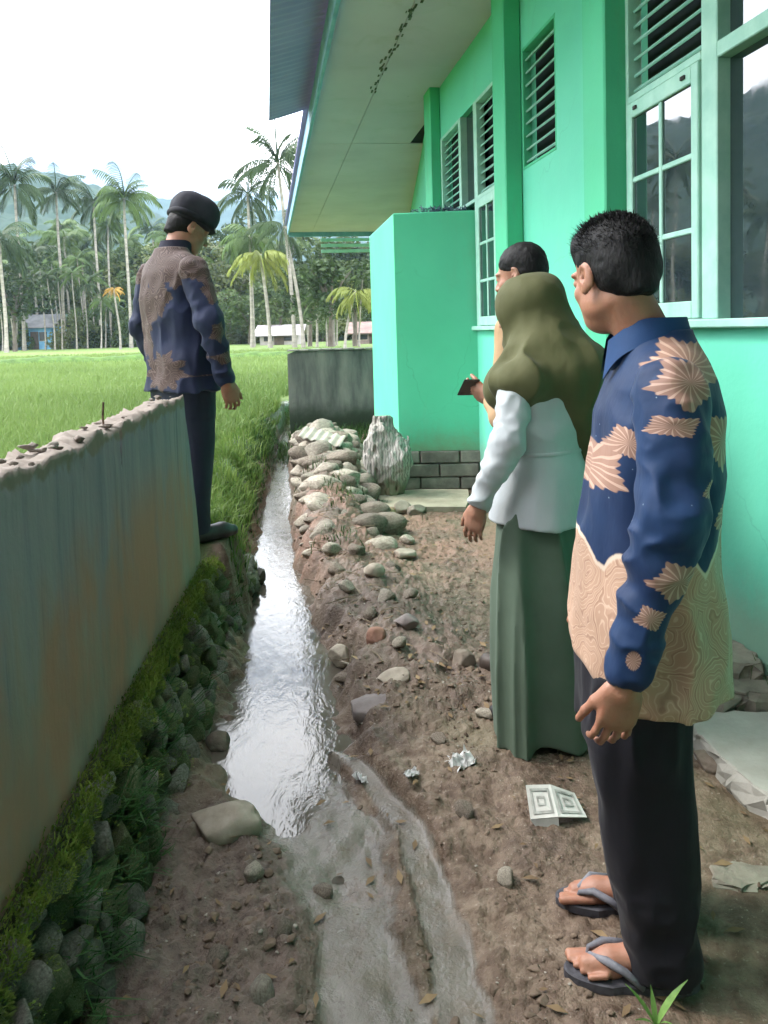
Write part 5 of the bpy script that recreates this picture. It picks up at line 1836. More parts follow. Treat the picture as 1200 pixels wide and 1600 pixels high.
# ======================================================= front man, batik shirt, looking away to the left
def front_man():
    root = empty('person', 'man in blue and tan batik shirt, dark trousers and sandals, standing nearest at right', 'person', loc=(.575, 1.705, gz(.58, 1.7) + .0), rz=R_(82))
    hc = np.array((.005, .062, 1.548))
    HM = rotm(-62, 9)
    # body
    V = Vox((-.36, -.26, -.02), (.36, .32, 1.72), .0045)
    P = head(V, hc, HM, s=1.04)
    V.cone(P(0, -.034, -.05), (0, -.022, 1.37), .052, .062, .018)
    V.loft([(.80, 0, 0, .13, .085), (1.0, 0, 0, .12, .085), (1.2, 0, -.02, .135, .085), (1.36, 0, -.025, .13, .06)], .03)
    sh, el_, wr = (-.185, -.022, 1.335), (-.248, -.008, 1.055), (-.248, .070, .775)
    V.chain([(sh[0] + .02, sh[1], sh[2] - .07), el_], [.040, .034], .02)
    V.chain([el_, wr], [.032, .026], .015)
    hand(V, np.array(wr) + np.array((0, .012, -.04)), (.04, .24, -.97), (-.98, -.15, -.05), (.05, .97, .24), .62, 1.0)
    sh2, el2, wr2 = (.185, -.035, 1.335), (.255, -.05, 1.06), (.25, .05, .80)
    V.chain([(sh2[0] - .02, sh2[1], sh2[2] - .07), el2, wr2], [.040, .034, .026], .02)
    hand(V, np.array(wr2) + np.array((0, .01, -.03)), (-.03, .2, -.97), (.98, -.15, .05), (-.05, .97, .24), .6)
    for sx, fx in ((-1, -.098), (1, .098)):
        V.chain([(fx * .95, -.005, .86), (fx, .005, .47), (fx, -.03, .08)], [.075, .05, .036], .02)
        yo = .0
        V.cone((fx, -.045, .058), (fx, -.055, .05), .034, .028, .02)
        V.cone((fx, -.02, .062), (fx + sx * .01, .10, .040), .033, .026, .02)
        V.cone((fx + sx * .012, .10, .036), (fx + sx * .014, .150, .032), .028, .018, .02)
        for i in range(5):
            xx = fx + sx * (-.026 + .0155 * i) + sx * .010
            y1 = (.176, .176, .165, .152, .138)[i]
            V.cone((xx, .11, .034), (xx, y1 + .008, .027), .0115 if i == 0 else .0085 - .0004 * i, .0105 if i == 0 else .0078 - .0004 * i, .003)
    body = V.build('body', SKIN, root)
    # hair
    V = Vox((-.14, -.10, 1.44), (.14, .24, 1.72), .004)
    V.ell(P(0, -.018, .046), (.0815, .101, .082), .01, HM)
    V.ell(P(0, -.050, .008), (.0775, .069, .074), .015, HM)
    V.ell(P(0, .030, .072), (.068, .066, .052), .015, HM)
    V.cone(P(0, -.085, -.045), P(0, -.06, -.02), .035, .05, .03)
    # free the face, the ears and the nape
    V.ell(P(0, .125, -.022), (.10, .068, .082), .012, HM, 'sub')
    for sg in (-1, 1):
        V.ell(P(sg * .09, .004, -.040), (.032, .034, .055), .010, HM, 'sub')
        V.ell(P(sg * .075, .055, -.045), (.045, .05, .07), .010, HM, 'sub')
        V.ell(P(sg * .085, -.035, -.085), (.05, .05, .045), .015, HM, 'sub')
    V.ell(P(0, -.095, -.108), (.12, .09, .050), .012, HM, 'sub')
    V.noise(.0018, 70, 70, 70, 4, 2)
    hair = V.build('hair', HAIRM, root)
    strands(hair, hc, HM, 6500, 5, .15, .009, rr=(.080, .100, .090), name='hair_tuft', off=(0, -.012, .042))
    strands(hair, hc, HM, 2200, 9, .45, .016, rr=(.074, .096, .086), name='hair_tuft', off=(0, .004, .044), lean=.3, keep=lambda d: d[:, 1] > -.2)
    strands(hair, hc, HM, 7000, 15, -.42, .012, rr=(.078, .097, .086), name='hair_tuft', off=(0, -.022, .040), lean=1.4, keep=lambda d: ~((d[:, 1] > .25) & (d[:, 2] < .45)) & ~((np.abs(d[:, 0]) > .6) & (d[:, 2] < .0)))
    # shirt
    V = Vox((-.27, -.24, .50), (.27, .26, 1.52), .0055)
    V.loft([(.655, 0, -.006, .212, .168), (.72, 0, -.002, .210, .165), (.82, 0, .002, .206, .160), (.95, 0, -.005, .198, .152), (1.10, 0, -.018, .192, .142), (1.24, 0, -.028, .190, .128), (1.31, 0, -.034, .186, .112), (1.36, 0, -.036, .150, .092), (1.405, 0, -.03, .092, .078), (1.425, 0, -.028, .080, .074)], .02, 2.5)
    V.cone((-.12, -.030, 1.335), (-.185, -.026, 1.295), .058, .058, .03)
    V.cone((.12, -.030, 1.335), (.185, -.026, 1.295), .058, .058, .03)
    V.noise(.018, 7, 7, 2.2, 11, 3, .5, 1.25)
    V.noise(.011, 9, 9, 5, 12, 2, .5, 1.3, True)
    # hems: curved side slit, higher at the sides
    for sg in (-1, 1):
        V.cone((sg * .26, .045, .60), (sg * .26, .05, .72), .05, .02, .01, 'sub')
    V.ell((0, .20, .62), (.30, .10, .09), .02, None, 'sub')
    q, (x, y, z) = V.sl((-1, -1, 1.34), (1, 1, 2), 0)
    shirt_m = Mt('batik_shirt', .65, .25)
    m = shirt_m
    px, py, pz = m.sep()
    tan, blue = batik_ground(m, *TAN), batik_blue(m)
    zz = m.math('ADD', pz, m.math('MULTIPLY', m.math('PINGPONG', m.math('ADD', py, 1.035), .095), -1.05))
    zz = m.math('MULTIPLY_ADD', m.math('SINE', m.math('MULTIPLY', py, 120.0)), .006, zz)
    zz = m.math('MULTIPLY_ADD', m.noise(20, 3), .03, zz)
    k = m.ss(zz, .945, .938)
    k2, st_ = prints(m, [(.135, 1.135, .075, .065, 5, .3), (.06, 1.20, .04, .035, 4, .9), (-.055, 1.355, .085, .060, 5, .2), (-.13, 1.20, .05, .06, 5, .8), (-.145, 1.04, .035, .045, 3, .4)], py, pz)
    edge = m.ss(zz, .957, .950)
    pc = m.mix(m.ramp(st_, [(.5, 0.0), (.7, 1.0)]), (.25, .145, .105), (.40, .27, .205))
    c = m.mix(edge, blue, (.50, .40, .31))
    c = m.mix(k, c, tan)
    c = m.mix(m.math('MULTIPLY', k2, m.math('SUBTRACT', 1.0, k)), c, pc)
    shirt = V.build('shirt', cloth_finish(m, c), root)
    # sleeve
    sm = Mt('batik_sleeve', .65, .25)
    m = sm
    px, py, pz = m.sep()
    blue = batik_blue(m)
    k, st_ = prints(m, [(-.045, 1.325, .080, .052, 5, .5), (-.005, 1.245, .055, .022, 4, 1.1), (-.010, .955, .062, .040, 5, .1), (.045, .885, .030, .024, 4, .7), (.075, .800, .013, .026, 2, .2), (-.08, 1.12, .025, .02, 4, .3)], py, pz)
    pc = m.mix(m.ramp(st_, [(.5, 0.0), (.7, 1.0)]), (.21, .12, .092), (.35, .235, .185))
    c = m.mix(k, blue, pc)
    smm = cloth_finish(m, c)
    for (a, b_, w_) in ((sh, el_, wr), (sh2, el2, wr2)):
        sg = -1 if a[0] < 0 else 1
        V = Vox((min(0, sg * .42), -.2, .66), (max(0, sg * .42), .22, 1.44), .005)
        a2 = (a[0] - sg * .004, a[1], a[2] - .036)
        V.cone(a2, b_, .072, .062, .02)
        V.cone((b_[0], b_[1] + .005, b_[2] + .02), w_, .064, .046, .025)
        wv = np.array(w_)
        dv_ = wv - np.array(b_)
        dv_ /= np.linalg.norm(dv_)
        V.cone(wv - dv_ * .045, wv + dv_ * .012, .044, .043, .006)
        V.ell(wv + dv_ * .075, (.05, .05, .05), .004, None, 'sub')
        V.noise(.016, 9, 9, 6, 23, 3)
        V.noise(.010, 12, 12, 15, 24, 2, .6, 1.4, True)
        V.build('sleeve', smm, shirt)
    # collar
    cm_ = simple('collar_cloth', [(.3, (.005, .026, .085)), (.7, (.010, .044, .13))], 8, .65, .3, 300, .001)
    n = 60
    for ly, (z0, z1, ro, zr) in enumerate((((1.385, 1.452, .0, 0)), ((1.452, 1.395, .016, 1)))):
        Vv = []
        for i in range(n):
            a = -math.pi * .5 + (i / (n - 1) - .5) * 2 * math.pi * .93
            dip = .055 * max(0, math.sin(a)) ** 2
            ex = (.035 * max(0, math.sin(a)) ** 6) if ly else 0
            for j in range(6):
                t = j / 5
                rad = (.073 + .005 * ly) + (.004 + ro * .55) * t * ly + (.012 * (1 - t) * (1 - ly))
                zz_ = z0 + (z1 - z0) * t - dip * .9 - ex * t
                Vv.append((math.cos(a) * rad * 1.04, math.sin(a) * rad * 1.1 - .02 + .012 * t * (1 - ly) + .012 * ly, zz_))
        Vv2 = [(x * .965, (y + .02) * .965 - .02, z) for x, y, z in Vv]
        gf = grid_faces(n, 6)
        o = obj('collar', Vv + Vv2, [tuple(q) for q in gf] + [tuple(q[::-1] + n * 6) for q in gf], cm_, shirt, True)
    # trousers
    V = Vox((-.24, -.20, .0), (.24, .2, .92), .0055)
    V.loft([(.54, 0, .030, .172, .116), (.66, 0, .026, .182, .122), (.86, 0, .012, .172, .118)], .03)
    for sx in (-1, 1):
        V.loft([(.028, sx * .100, -.022, .080, .080), (.10, sx * .100, -.018, .080, .082), (.30, sx * .100, .005, .084, .095), (.52, sx * .098, .028, .090, .106), (.70, sx * .09, .026, .096, .114)], .02, 2.2)
    V.noise(.020, 6, 6, 1.8, 31, 3)
    V.noise(.009, 9, 9, 15, 32, 2, -.05, .26, True)
    V.noise(.008, 11, 11, 5, 33, 2, .2, .8, True)
    tm = cloth('dark_trousers', (.0035, .0034, .0062), (.007, .0062, .011), .75, .8, 6)
    V.build('trousers', tm, root)
    # sandals
    SO_ = simple('sandal_rubber', [(.4, (.035, .034, .04)), (.6, (.07, .068, .078))], 30, .7, .3, 90, .002)
    ST_ = simple('sandal_strap', [(.4, (.10, .10, .115)), (.6, (.17, .17, .19))], 30, .6)
    for sx in (-1, 1):
        fx = sx * .104
        ns = 40
        ring = []
        for i in range(ns):
            a = 2 * math.pi * i / ns
            y = .054 + .145 * math.sin(a)
            w_ = .047 + .006 * math.sin(a) - .008 * math.cos(2 * a + .5) * (math.sin(a) < .2)
            ring.append((fx + sx * .006 + w_ * math.cos(a), y))
        Vv = [(x, y, z) for z, in ((.0,), (.012,), (.018,)) for x, y in ring]
        Vv += [((x - fx) * .93 + fx, (y - .054) * .97 + .054, .020) for x, y in ring]
        F = [(k_ * ns + i, k_ * ns + (i + 1) % ns, (k_ + 1) * ns + (i + 1) % ns, (k_ + 1) * ns + i) for k_ in range(3) for i in range(ns)] + [tuple(range(ns))[::-1], tuple(range(3 * ns, 4 * ns))]
        so = obj('sandal', Vv, F, SO_, root)
        bb = B()
        tpx = fx + sx * (-.010)
        for side in (-1, 1):
            pts = [(tpx, .150, .020), (tpx + side * .010, .142, .048), (fx + side * .028, .110, .058), (fx + side * .042, .070, .046), (fx + side * .046, .035, .016)]
            bb.tube(pts, [.0035, .0055, .009, .009, .006], 8)
        bb.build('strap', ST_, so, True)
    return root


front_man()


# ======================================================= woman in olive headscarf
def woman():
    root = empty('person', 'woman in olive headscarf, pale grey blazer and long green skirt, seen from behind', 'person', loc=(.535, 2.63, gz(.53, 2.63) - .005), rz=R_(42))
    hc = np.array((0, .045, 1.468))
    HM = rotm(26, 12)
    V = Vox((-.34, -.22, -.01), (.34, .34, 1.62), .0055)
    P = head(V, hc, HM, False, .95)
    V.cone(P(0, -.03, -.05), (0, -.02, 1.3), .05, .055, .03)
    V.loft([(.05, 0, 0, .09, .06), (.8, 0, 0, .13, .09), (1.0, 0, 0, .11, .08), (1.2, 0, -.01, .12, .08), (1.30, 0, -.015, .11, .05)], .03)
    sh, el_, wr = (-.165, -.02, 1.275), (-.228, -.035, 1.03), (-.262, .05, .845)
    V.chain([(sh[0] + .02, sh[1], sh[2] - .06), el_, wr], [.034, .03, .023], .02)
    hand(V, np.array(wr) + np.array((-.002, .010, -.022)), (.0, .28, -.95), (-.95, -.25, -.1), (.25, .93, .26), .5, .90)
    sh2, el2, wr2 = (.165, -.02, 1.275), (.225, -.01, 1.03), (.17, .16, .95)
    V.chain([(sh2[0] - .02, sh2[1], sh2[2] - .06), el2, wr2], [.034, .03, .023], .02)
    hand(V, wr2, (-.6, .75, .1), (.5, .3, .8), (-.4, -.3, .8), .5, .90)
    for sx in (-1, 1):
        V.cone((sx * .07, .0, .035), (sx * .075, .14, .03), .035, .028, .02)
    V.build('body', SKIN2, root)
    # skirt
    V = Vox((-.30, -.28, .0), (.30, .28, .88), .007)
    V.loft([(.03, .01, -.01, .205, .175), (.25, 0, -.005, .198, .172), (.5, 0, 0, .19, .165), (.72, 0, 0, .178, .145), (.84, 0, 0, .16, .125)], .02, 2.1)
    V.noise(.040, 6, 6, .8, 61, 2)
    V.noise(.030, 7, 7, .55, 62, 2, -.1, .86, True)
    skm = cloth('green_skirt_cloth', (.060, .090, .062), (.088, .125, .090), .75, .5, 5)
    V.build('skirt', skm, root)
    # blazer
    V = Vox((-.24, -.22, .72), (.24, .22, 1.40), .006)
    V.loft([(.748, 0, -.002, .200, .170), (.82, 0, -.002, .192, .158), (.94, 0, -.004, .168, .132), (.985, 0, -.006, .160, .122), (1.00, 0, -.006, .158, .120), (1.08, 0, -.012, .168, .122), (1.20, 0, -.016, .176, .118), (1.28, 0, -.018, .160, .092), (1.33, 0, -.018, .10, .07)], .015, 2.3)
    V.noise(.012, 9, 9, 3, 71, 3, .7, .98)
    V.noise(.009, 10, 10, 9, 72, 2, 1.0, 1.35, True)
    blz = cloth('pale_blazer_cloth', (.34, .37, .38), (.42, .45, .46), .72, .7, 7)
    bl = V.build('blazer', blz, root)
    n = 64
    Vv = []
    for i in range(n):
        a = 2 * math.pi * i / n
        cx, sy = math.cos(a), math.sin(a)
        e = 2 / 2.3
        X, Y = .163 * abs(cx) ** e * (1 if cx > 0 else -1), .125 * abs(sy) ** e * (1 if sy > 0 else -1) - .006
        Vv += [(X * .97, Y * .97, .984), (X, Y, .986), (X, Y, .996), (X * .97, Y * .97, .998)]
    o = obj('waist_seam', Vv, [((i * 4 + j), ((i + 1) % n) * 4 + j, ((i + 1) % n) * 4 + j + 1, i * 4 + j + 1) for i in range(n) for j in range(3)], blz, bl, True)
    for (a, b_, w_) in ((sh, el_, wr), (sh2, el2, wr2)):
        sg = -1 if a[0] < 0 else 1
        V = Vox((min(0, sg * .40), -.18, .78), (max(0, sg * .40), .28, 1.38), .0055)
        V.cone((a[0] - sg * .004, a[1], a[2] - .062), b_, .058, .053, .02)
        V.cone((b_[0], b_[1], b_[2] + .01), w_, .054, .041, .02)
        wv = np.array(w_)
        dv_ = wv - np.array(b_)
        dv_ /= np.linalg.norm(dv_)
        V.ell(wv + dv_ * .065, (.048, .048, .048), .004, None, 'sub')
        V.noise(.012, 11, 11, 9, 81, 3)
        V.noise(.009, 13, 13, 17, 82, 2, .7, 1.4, True)
        V.build('sleeve', blz, bl)
    # headscarf: hood, chin wrap and long drape over the back and shoulders
    V = Vox((-.30, -.27, .93), (.30, .30, 1.66), .0055)
    V.ell(P(0, -.006, .030), (.098, .124, .096), .01, HM)
    V.ell(P(0, .014, -.035), (.092, .112, .105), .03, HM)
    V.ell((0, -.02, 1.33), (.150, .118, .10), .05)
    V.cone(P(0, -.03, .0), (.05, -.065, 1.25), .090, .130, .06)
    V.ell((-.125, -.025, 1.24), (.115, .105, .085), .05)
    V.ell((.145, -.02, 1.235), (.105, .115, .085), .05)
    V.ell((.01, -.035, 1.24), (.180, .130, .110), .05)
    V.cone((.06, -.118, 1.25), (.12, -.108, .985), .10, .060, .05)
    V.cone((.0, -.105, 1.25), (.075, -.105, 1.06), .09, .05, .04)
    V.cone((.17, -.03, 1.22), (.19, -.055, 1.06), .075, .05, .04)
    V.ell((-.06, .10, 1.20), (.11, .07, .10), .04)
    # open the face
    V.ell(P(0, .115, -.012), (.055, .075, .085), .008, HM, 'sub')
    V.noise(.008, 8, 8, 3.5, 91, 3)
    V.noise(.005, 5, 9, 6, 92, 2, 1.2, 1.7)
    V.noise(.014, 8, 8, 1.6, 94, 2, .9, 1.40, True)
    V.noise(.007, 7, 5, 8, 95, 2, 1.30, 1.7, True)
    V.noise(.003, 22, 22, 6, 93, 2)
    sc = cloth('olive_scarf_cloth', (.058, .060, .023), (.088, .089, .037), .75, .9, 6)
    V.build('headscarf', sc, root)
    SH = simple('dark_shoe', [(.4, (.012, .011, .012)), (.6, (.03, .028, .03))], 9, .5)
    for sx in (-1, 1):
        V = Vox((sx * .075 - .07, -.11, -.01), (sx * .075 + .07, .22, .1), .006)
        V.ell((sx * .075, .06, .028), (.043, .13, .034), .01)
        V.build('shoe', SH, root)
    return root


woman()


# ======================================================= third man, mostly hidden, with a phone
def third_man():
    root = empty('person', 'man with cropped black hair half hidden behind the headscarf, holding up a phone', 'person', loc=(.590, 3.04, gz(.585, 3.0)), rz=R_(48))
    gzb = gz(.585, 3.0)
    hc = np.array((0, .05, 1.652 - gzb))
    HM = rotm(8, 12)
    V = Vox((-.32, -.22, -.01), (.32, .50, 1.80), .0065)
    P = head(V, hc, HM)
    z0 = hc[2] - 1.56
    V.cone(P(0, -.03, -.05), (0, -.02, 1.36 + z0), .056, .062, .03)
    V.loft([(.8, 0, 0, .12, .08), (1.0, 0, 0, .12, .085), (1.2, 0, -.02, .13, .085), (1.36 + z0, 0, -.025, .12, .055)], .03)
    sh, el_, wr = (-.185, -.03, 1.34 + z0), (-.235, -.02, 1.07), (-.140, .105, 1.125)
    sh2, el2, wr2 = (.185, -.03, 1.34 + z0), (.22, .0, 1.07), (-.01, .108, 1.10)
    V.chain([(sh[0] + .02, sh[1], sh[2] - .07), el_, wr], [.040, .034, .026], .02)
    V.chain([(sh2[0] - .02, sh2[1], sh2[2] - .07), el2, wr2], [.040, .034, .026], .02)
    hand(V, wr, (.15, .97, .2), (-.75, .1, -.6), (-.2, -.2, .95), .55)
    hand(V, wr2, (-.3, .9, .2), (.75, .2, -.6), (.2, -.2, .95), .6)
    for sx in (-1, 1):
        V.chain([(sx * .09, 0, .84), (sx * .1, .0, .45), (sx * .1, -.02, .08)], [.08, .052, .038], .02)
        V.cone((sx * .1, -.03, .035), (sx * .11, .15, .03), .036, .03, .02)
    V.build('body', SKIN2, root)
    V = Vox((-.13, -.1, hc[2] - .13), (.13, .2, hc[2] + .16), .005)
    V.ell(P(0, -.020, .044), (.079, .098, .080), .01, HM)
    V.ell(P(0, -.048, .008), (.076, .070, .074), .015, HM)
    V.ell(P(0, .12, -.02), (.10, .062, .080), .012, HM, 'sub')
    for sg in (-1, 1):
        V.ell(P(sg * .09, .004, -.040), (.032, .034, .055), .010, HM, 'sub')
        V.ell(P(sg * .075, .058, -.05), (.045, .05, .075), .010, HM, 'sub')
    V.ell(P(0, -.09, -.105), (.12, .09, .050), .012, HM, 'sub')
    V.noise(.003, 60, 60, 60, 6)
    V.build('hair', HAIRM, root)
    V = Vox((-.26, -.22, .62), (.26, .22, 1.5), .007)
    V.loft([(.66, 0, 0, .20, .15), (.9, 0, 0, .19, .14), (1.2, 0, -.02, .185, .125), (1.32 + z0, 0, -.03, .175, .10), (1.38 + z0, 0, -.03, .10, .075)], .02, 2.4)
    V.noise(.012, 8, 8, 4, 101, 3)
    tn = simple('tan_shirt_cloth', [(.3, (.30, .19, .10)), (.7, (.42, .28, .16))], 8, .75, .2, 250, .001)
    s_ = V.build('shirt', tn, root)
    for a, b_, w_ in ((sh, el_, wr), (sh2, el2, wr2)):
        sg = -1 if a[0] < 0 else 1
        V = Vox((min(-.16, sg * .38) if sg < 0 else -.08, -.18, .9), (.12 if sg < 0 else .38, .32, 1.5), .007)
        V.cone(a, b_, .068, .058, .02)
        V.cone(b_, np.array(b_) * .25 + np.array(w_) * .75, .058, .045, .02)
        V.noise(.009, 10, 10, 10, 104, 2)
        V.build('sleeve', tn, s_)
    V = Vox((-.22, -.18, .02), (.22, .18, .9), .008)
    V.loft([(.6, 0, 0, .17, .12), (.88, 0, 0, .17, .12)], .03)
    for sx in (-1, 1):
        V.loft([(.04, sx * .1, -.03, .075, .085), (.45, sx * .1, 0, .08, .09), (.75, sx * .09, 0, .09, .11)], .02, 2.1)
    for sx in (-1, 1):  # third_shoe
        W_ = Vox((sx * .1 - .08, -.13, -.02), (sx * .1 + .1, .25, .12), .007)
        W_.cone((sx * .1, -.04, .04), (sx * .11, .16, .033), .048, .042, .02)
        W_.build('shoe', simple('brown_shoe', [(.4, (.03, .022, .018)), (.6, (.06, .045, .036))], 9, .5), root)
    V.build('trousers', simple('brown_trousers', [(.4, (.04, .035, .03)), (.6, (.07, .06, .05))], 5), root)
    # phone in the hands (a thing of its own)
    M = root.matrix_basis if False else Matrix.Translation(root.location) @ Matrix.Rotation(R_(48), 4, 'Z')
    c = M @ Vector((-.150, .205, 1.165))
    ph = empty('phone', 'black mobile phone held up by the half-hidden man', 'phone', loc=c, rz=R_(48))
    BK = simple('black_plastic', [(.4, (.008, .008, .010)), (.6, (.016, .016, .018))], 9, .35, spec=.5)
    T_ = Matrix.Rotation(R_(-24), 4, 'X') @ Matrix.Rotation(R_(20), 4, 'Y') @ Matrix.Rotation(R_(-35), 4, 'Z') @ Matrix.Scale(.88, 4)
    B().box(-.037, .037, -.075, .075, -.0045, .0045, .003, T_).build('case', BK, ph)
    B().box(-.033, .033, -.07, .07, .0046, .0056, .0, T_).build('screen', simple('phone_screen', [(.4, (.01, .012, .016)), (.6, (.02, .022, .028))], 3, .08, spec=.6), ph)
    B().box(-.030, -.012, .045, .068, -.0065, -.0046, .0, T_).build('camera_bump', BK, ph)
    return root


third_man()


# ======================================================= man in a dark cap on the broken end of the wall
def left_man():
    gy = .408
    root = empty('person', 'man in dark cap and brown batik shirt standing at the broken end of the wall', 'person', loc=(-1.015, 3.86, gy), rz=R_(-42))
    root.scale = (1.03, 1.03, 1.03)
    hc = np.array((.0, .072, 1.530))
    HM = rotm(-12, 24)
    V = Vox((-.34, -.24, -.02), (.36, .36, 1.74), .0055)
    P = head(V, hc, HM)
    V.cone(P(0, -.034, -.05), (0, -.02, 1.38), .050, .058, .018)
    V.loft([(.8, 0, 0, .12, .08), (1.0, 0, 0, .12, .085), (1.2, 0, -.02, .13, .085), (1.38, 0, -.025, .12, .055)], .03)
    sh2, el2, wr2 = (.185, -.03, 1.345), (.262, -.02, 1.065), (.268, .055, .81)
    sh, el_, wr = (-.185, -.03, 1.345), (-.262, -.05, 1.065), (-.235, .04, .81)
    V.chain([(sh2[0] - .02, sh2[1], sh2[2] - .07), el2, wr2], [.040, .034, .026], .02)
    V.chain([(sh[0] + .02, sh[1], sh[2] - .07), el_, wr], [.040, .034, .026], .02)
    hand(V, np.array(wr2) + np.array((0, .012, -.03)), (-.02, .30, -.95), (.95, -.25, .05), (-.25, .93, .28), .75)
    hand(V, np.array(wr) + np.array((0, .012, -.03)), (.02, .30, -.95), (-.95, -.25, .05), (.25, .93, .28), .75)
    for sx in (-1, 1):
        V.chain([(sx * .085, 0, .86), (sx * .09, .01, .47), (sx * .09, -.02, .08)], [.08, .052, .038], .02)
        V.cone((sx * .09, -.03, .04), (sx * .1, .13, .035), .034, .028, .02)
    V.build('body', SKIN, root)
    # hair below the cap
    V = Vox((-.12, -.1, hc[2] - .12), (.12, .2, hc[2] + .12), .005)
    V.ell(P(0, -.03, .012), (.077, .080, .070), .015, HM)
    V.cone(P(0, -.075, -.05), P(0, -.05, -.01), .036, .05, .03)
    V.ell(P(0, .105, -.02), (.10, .075, .09), .012, HM, 'sub')
    for sg in (-1, 1):
        V.ell(P(sg * .09, .01, -.040), (.032, .04, .055), .010, HM, 'sub')
    V.ell(P(0, -.09, -.115), (.12, .09, .050), .012, HM, 'sub')
    V.noise(.003, 60, 60, 60, 6)
    V.build('hair', HAIRM, root)
    # cap
    CAPM = simple('cap_cloth', [(.3, (.012, .012, .018)), (.7, (.026, .026, .036))], 9, .85, .3, 200, .001)
    V = Vox((-.17, -.14, hc[2] - .06), (.17, .28, hc[2] + .2), .005)
    V.ell(P(0, -.004, .084), (.100, .114, .092), .01, HM, e=2.7)
    V.ell(P(0, .030, .090), (.095, .092, .070), .03, HM)
    V.ell(P(0, -.02, -.058), (.2, .2, .085), .008, HM, 'sub')
    V.noise(.004, 18, 18, 18, 41)
    cap = V.build('cap', CAPM, root)
    V = Vox((-.15, -.10, hc[2] - .10), (.15, .32, hc[2] + .16), .005)
    V.ell(P(0, .082, .034), (.072, .046, .012), .006, HM)
    V.build('cap_visor', CAPM, cap)
    V = Vox((-.17, -.17, hc[2] - .08), (.17, .28, hc[2] + .16), .005)
    V.ell(P(0, -.004, .046), (.101, .115, .026), .006, HM, e=3.0)
    V.build('cap_band', simple('cap_band_cloth', [(.4, (.008, .008, .013)), (.6, (.015, .015, .022))], 30, .8), cap)
    # shirt
    V = Vox((-.27, -.23, .62), (.27, .23, 1.50), .0065)
    V.loft([(.745, 0, .0, .205, .150), (.85, 0, .0, .198, .145), (1.0, 0, -.005, .188, .136), (1.2, 0, -.022, .190, .128), (1.30, 0, -.032, .184, .112), (1.36, 0, -.034, .148, .090), (1.41, 0, -.03, .092, .076), (1.43, 0, -.028, .080, .072)], .02, 2.4)
    for sg in (-1, 1):
        V.cone((sg * .12, -.032, 1.34), (sg * .185, -.032, 1.298), .058, .058, .03)
    V.noise(.017, 8, 8, 2.6, 111, 3, .6, 1.25)
    V.noise(.010, 10, 10, 6, 112, 2, .6, 1.32, True)
    BRN = ((.030, .018, .018), (.068, .042, .038), (.19, .14, .125))
    def mot(name, spots, plane):
        m = Mt(name, .7, .25)
        px, py, pz = m.sep()
        nv = m.ramp(m.noise(5, 4), [(.3, (.006, .010, .032)), (.7, (.013, .020, .056))])
        k, st_ = prints(m, spots, px if plane == 'x' else py, pz)
        return cloth_finish(m, m.mix(k, nv, batik_ground(m, *BRN, 9)))
    sm = mot('brown_batik', [(-.13, 1.15, .17, .30, 7, .3), (.02, 1.36, .22, .13, 5, .2), (-.20, .93, .07, .20, 3, .6), (.05, .84, .14, .10, 9, .9), (.15, 1.33, .10, .10, 4, .1), (.05, 1.2, .08, .10, 5, .3)], 'x')
    shirt = V.build('shirt', sm, root)
    slm = mot('brown_batik_sleeve', [(-.04, 1.33, .10, .10, 5, .3), (-.01, 1.20, .05, .055, 4, .8), (-.01, 1.02, .04, .05, 5, .2), (.03, .90, .06, .03, 4, .5)], 'y')
    for (a, b_, w_) in ((sh, el_, wr), (sh2, el2, wr2)):
        sg = -1 if a[0] < 0 else 1
        V = Vox((min(0, sg * .42), -.18, .74), (max(0, sg * .42), .22, 1.44), .006)
        V.cone((a[0] - sg * .004, a[1], a[2] - .038), b_, .070, .060, .02)
        V.cone((b_[0], b_[1], b_[2] + .015), w_, .062, .048, .02)
        wv = np.array(w_)
        dv_ = wv - np.array(b_)
        dv_ /= np.linalg.norm(dv_)
        V.ell(wv + dv_ * .07, (.052, .052, .052), .004, None, 'sub')
        V.noise(.013, 10, 10, 6, 121, 3)
        V.noise(.009, 13, 13, 15, 122, 2, .6, 1.4, True)
        V.build('sleeve', slm, shirt)
    bb = []
    n = 48
    for i in range(n):
        a = -math.pi * .5 + (i / (n - 1) - .5) * 2 * math.pi * .95
        for j in range(3):
            bb.append((math.cos(a) * (.083 - .006 * j), math.sin(a) * (.085 - .006 * j) - .018 + .008 * j, 1.40 + .032 * j - .03 * max(0, math.sin(a)) ** 2))
    obj('collar', bb, [tuple(q) for q in grid_faces(n, 3)], simple('navy_collar', [(.4, (.010, .010, .022)), (.6, (.02, .02, .035))], 9), shirt, True)
    # trousers
    V = Vox((-.24, -.2, .02), (.24, .2, .9), .006)
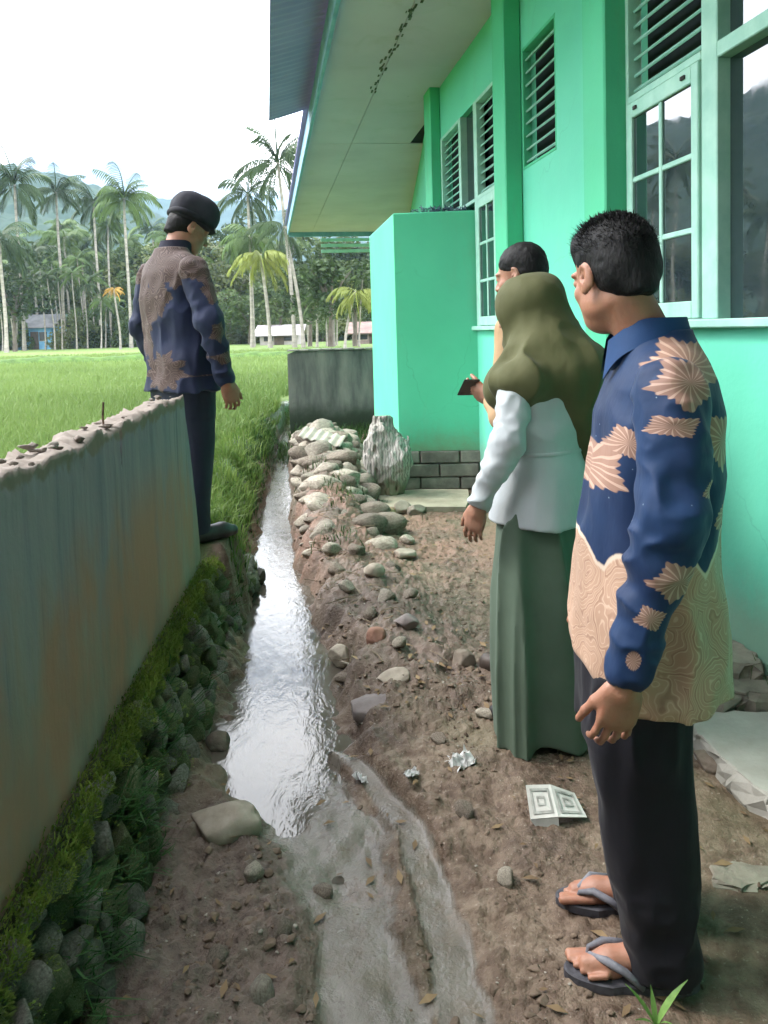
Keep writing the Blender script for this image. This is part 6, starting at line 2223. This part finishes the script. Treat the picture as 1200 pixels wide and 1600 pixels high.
    V.loft([(.62, 0, 0, .165, .118), (.74, 0, 0, .175, .125), (.86, 0, 0, .17, .12)], .03)
    for sx in (-1, 1):
        V.loft([(.05, sx * .088, -.025, .066, .074), (.25, sx * .088, -.01, .070, .078), (.5, sx * .088, .005, .080, .095), (.75, sx * .084, .0, .092, .112)], .02, 2.1)
    V.noise(.009, 8, 8, 3.4, 131, 3)
    V.noise(.006, 12, 12, 16, 132, 2, 0, .2)
    V.build('trousers', cloth('navy_trousers', (.008, .011, .023), (.014, .019, .036), .75, .7, 7), root)
    SH = simple('black_shoe', [(.4, (.010, .010, .012)), (.6, (.022, .022, .025))], 9, .45, spec=.4)
    for sx in (-1, 1):
        V = Vox((sx * .09 - .08, -.12, -.02), (sx * .09 + .1, .25, .14), .0055)
        V.cone((sx * .09, -.045, .04), (sx * .10, .13, .034), .043, .040, .02)
        V.cone((sx * .10, .12, .034), (sx * .105, .185, .026), .040, .028, .02)
        V.cone((sx * .09, -.03, .06), (sx * .09, -.02, .10), .042, .040, .02)
        q, (x, y, z) = V.sl((-1, -1, -1), (1, 1, 1), 0)
        V.F = np.maximum(V.F, np.broadcast_to((.002 - z), V.F.shape)).astype(np.float32)
        V.build('shoe', SH, root)
    return root


left_man()


# ---------------------------------------------------------------- torn grey sack
def sack():
    V = Vox((-.22, 5.88, .05), (.26, 6.36, .86), .007)
    V.ell((.02, 6.10, .36), (.165, .13, .25), .04)
    V.ell((.085, 6.09, .46), (.110, .10, .15), .05)
    V.ell((-.06, 6.11, .54), (.105, .09, .17), .05)
    V.cone((.0, 6.13, .58), (-.01, 6.16, .70), .11, .075, .04)
    V.cone((-.06, 6.14, .64), (-.09, 6.17, .74), .05, .02, .03)
    V.cone((.02, 6.10, .12), (.03, 6.12, .3), .10, .12, .04)
    V.noise(.055, 7, 7, 4.5, 201, 3)
    V.noise(.014, 14, 14, 6, 202, 2, -9, 9, True)
    V.noise(.014, 26, 26, 10, 203, 2, -9, 9, True)
    o = V.build('sack', SACKM, None)
    tag(o, 'bulging torn grey woven sack slumped against the green annex corner', 'sack')


sack()
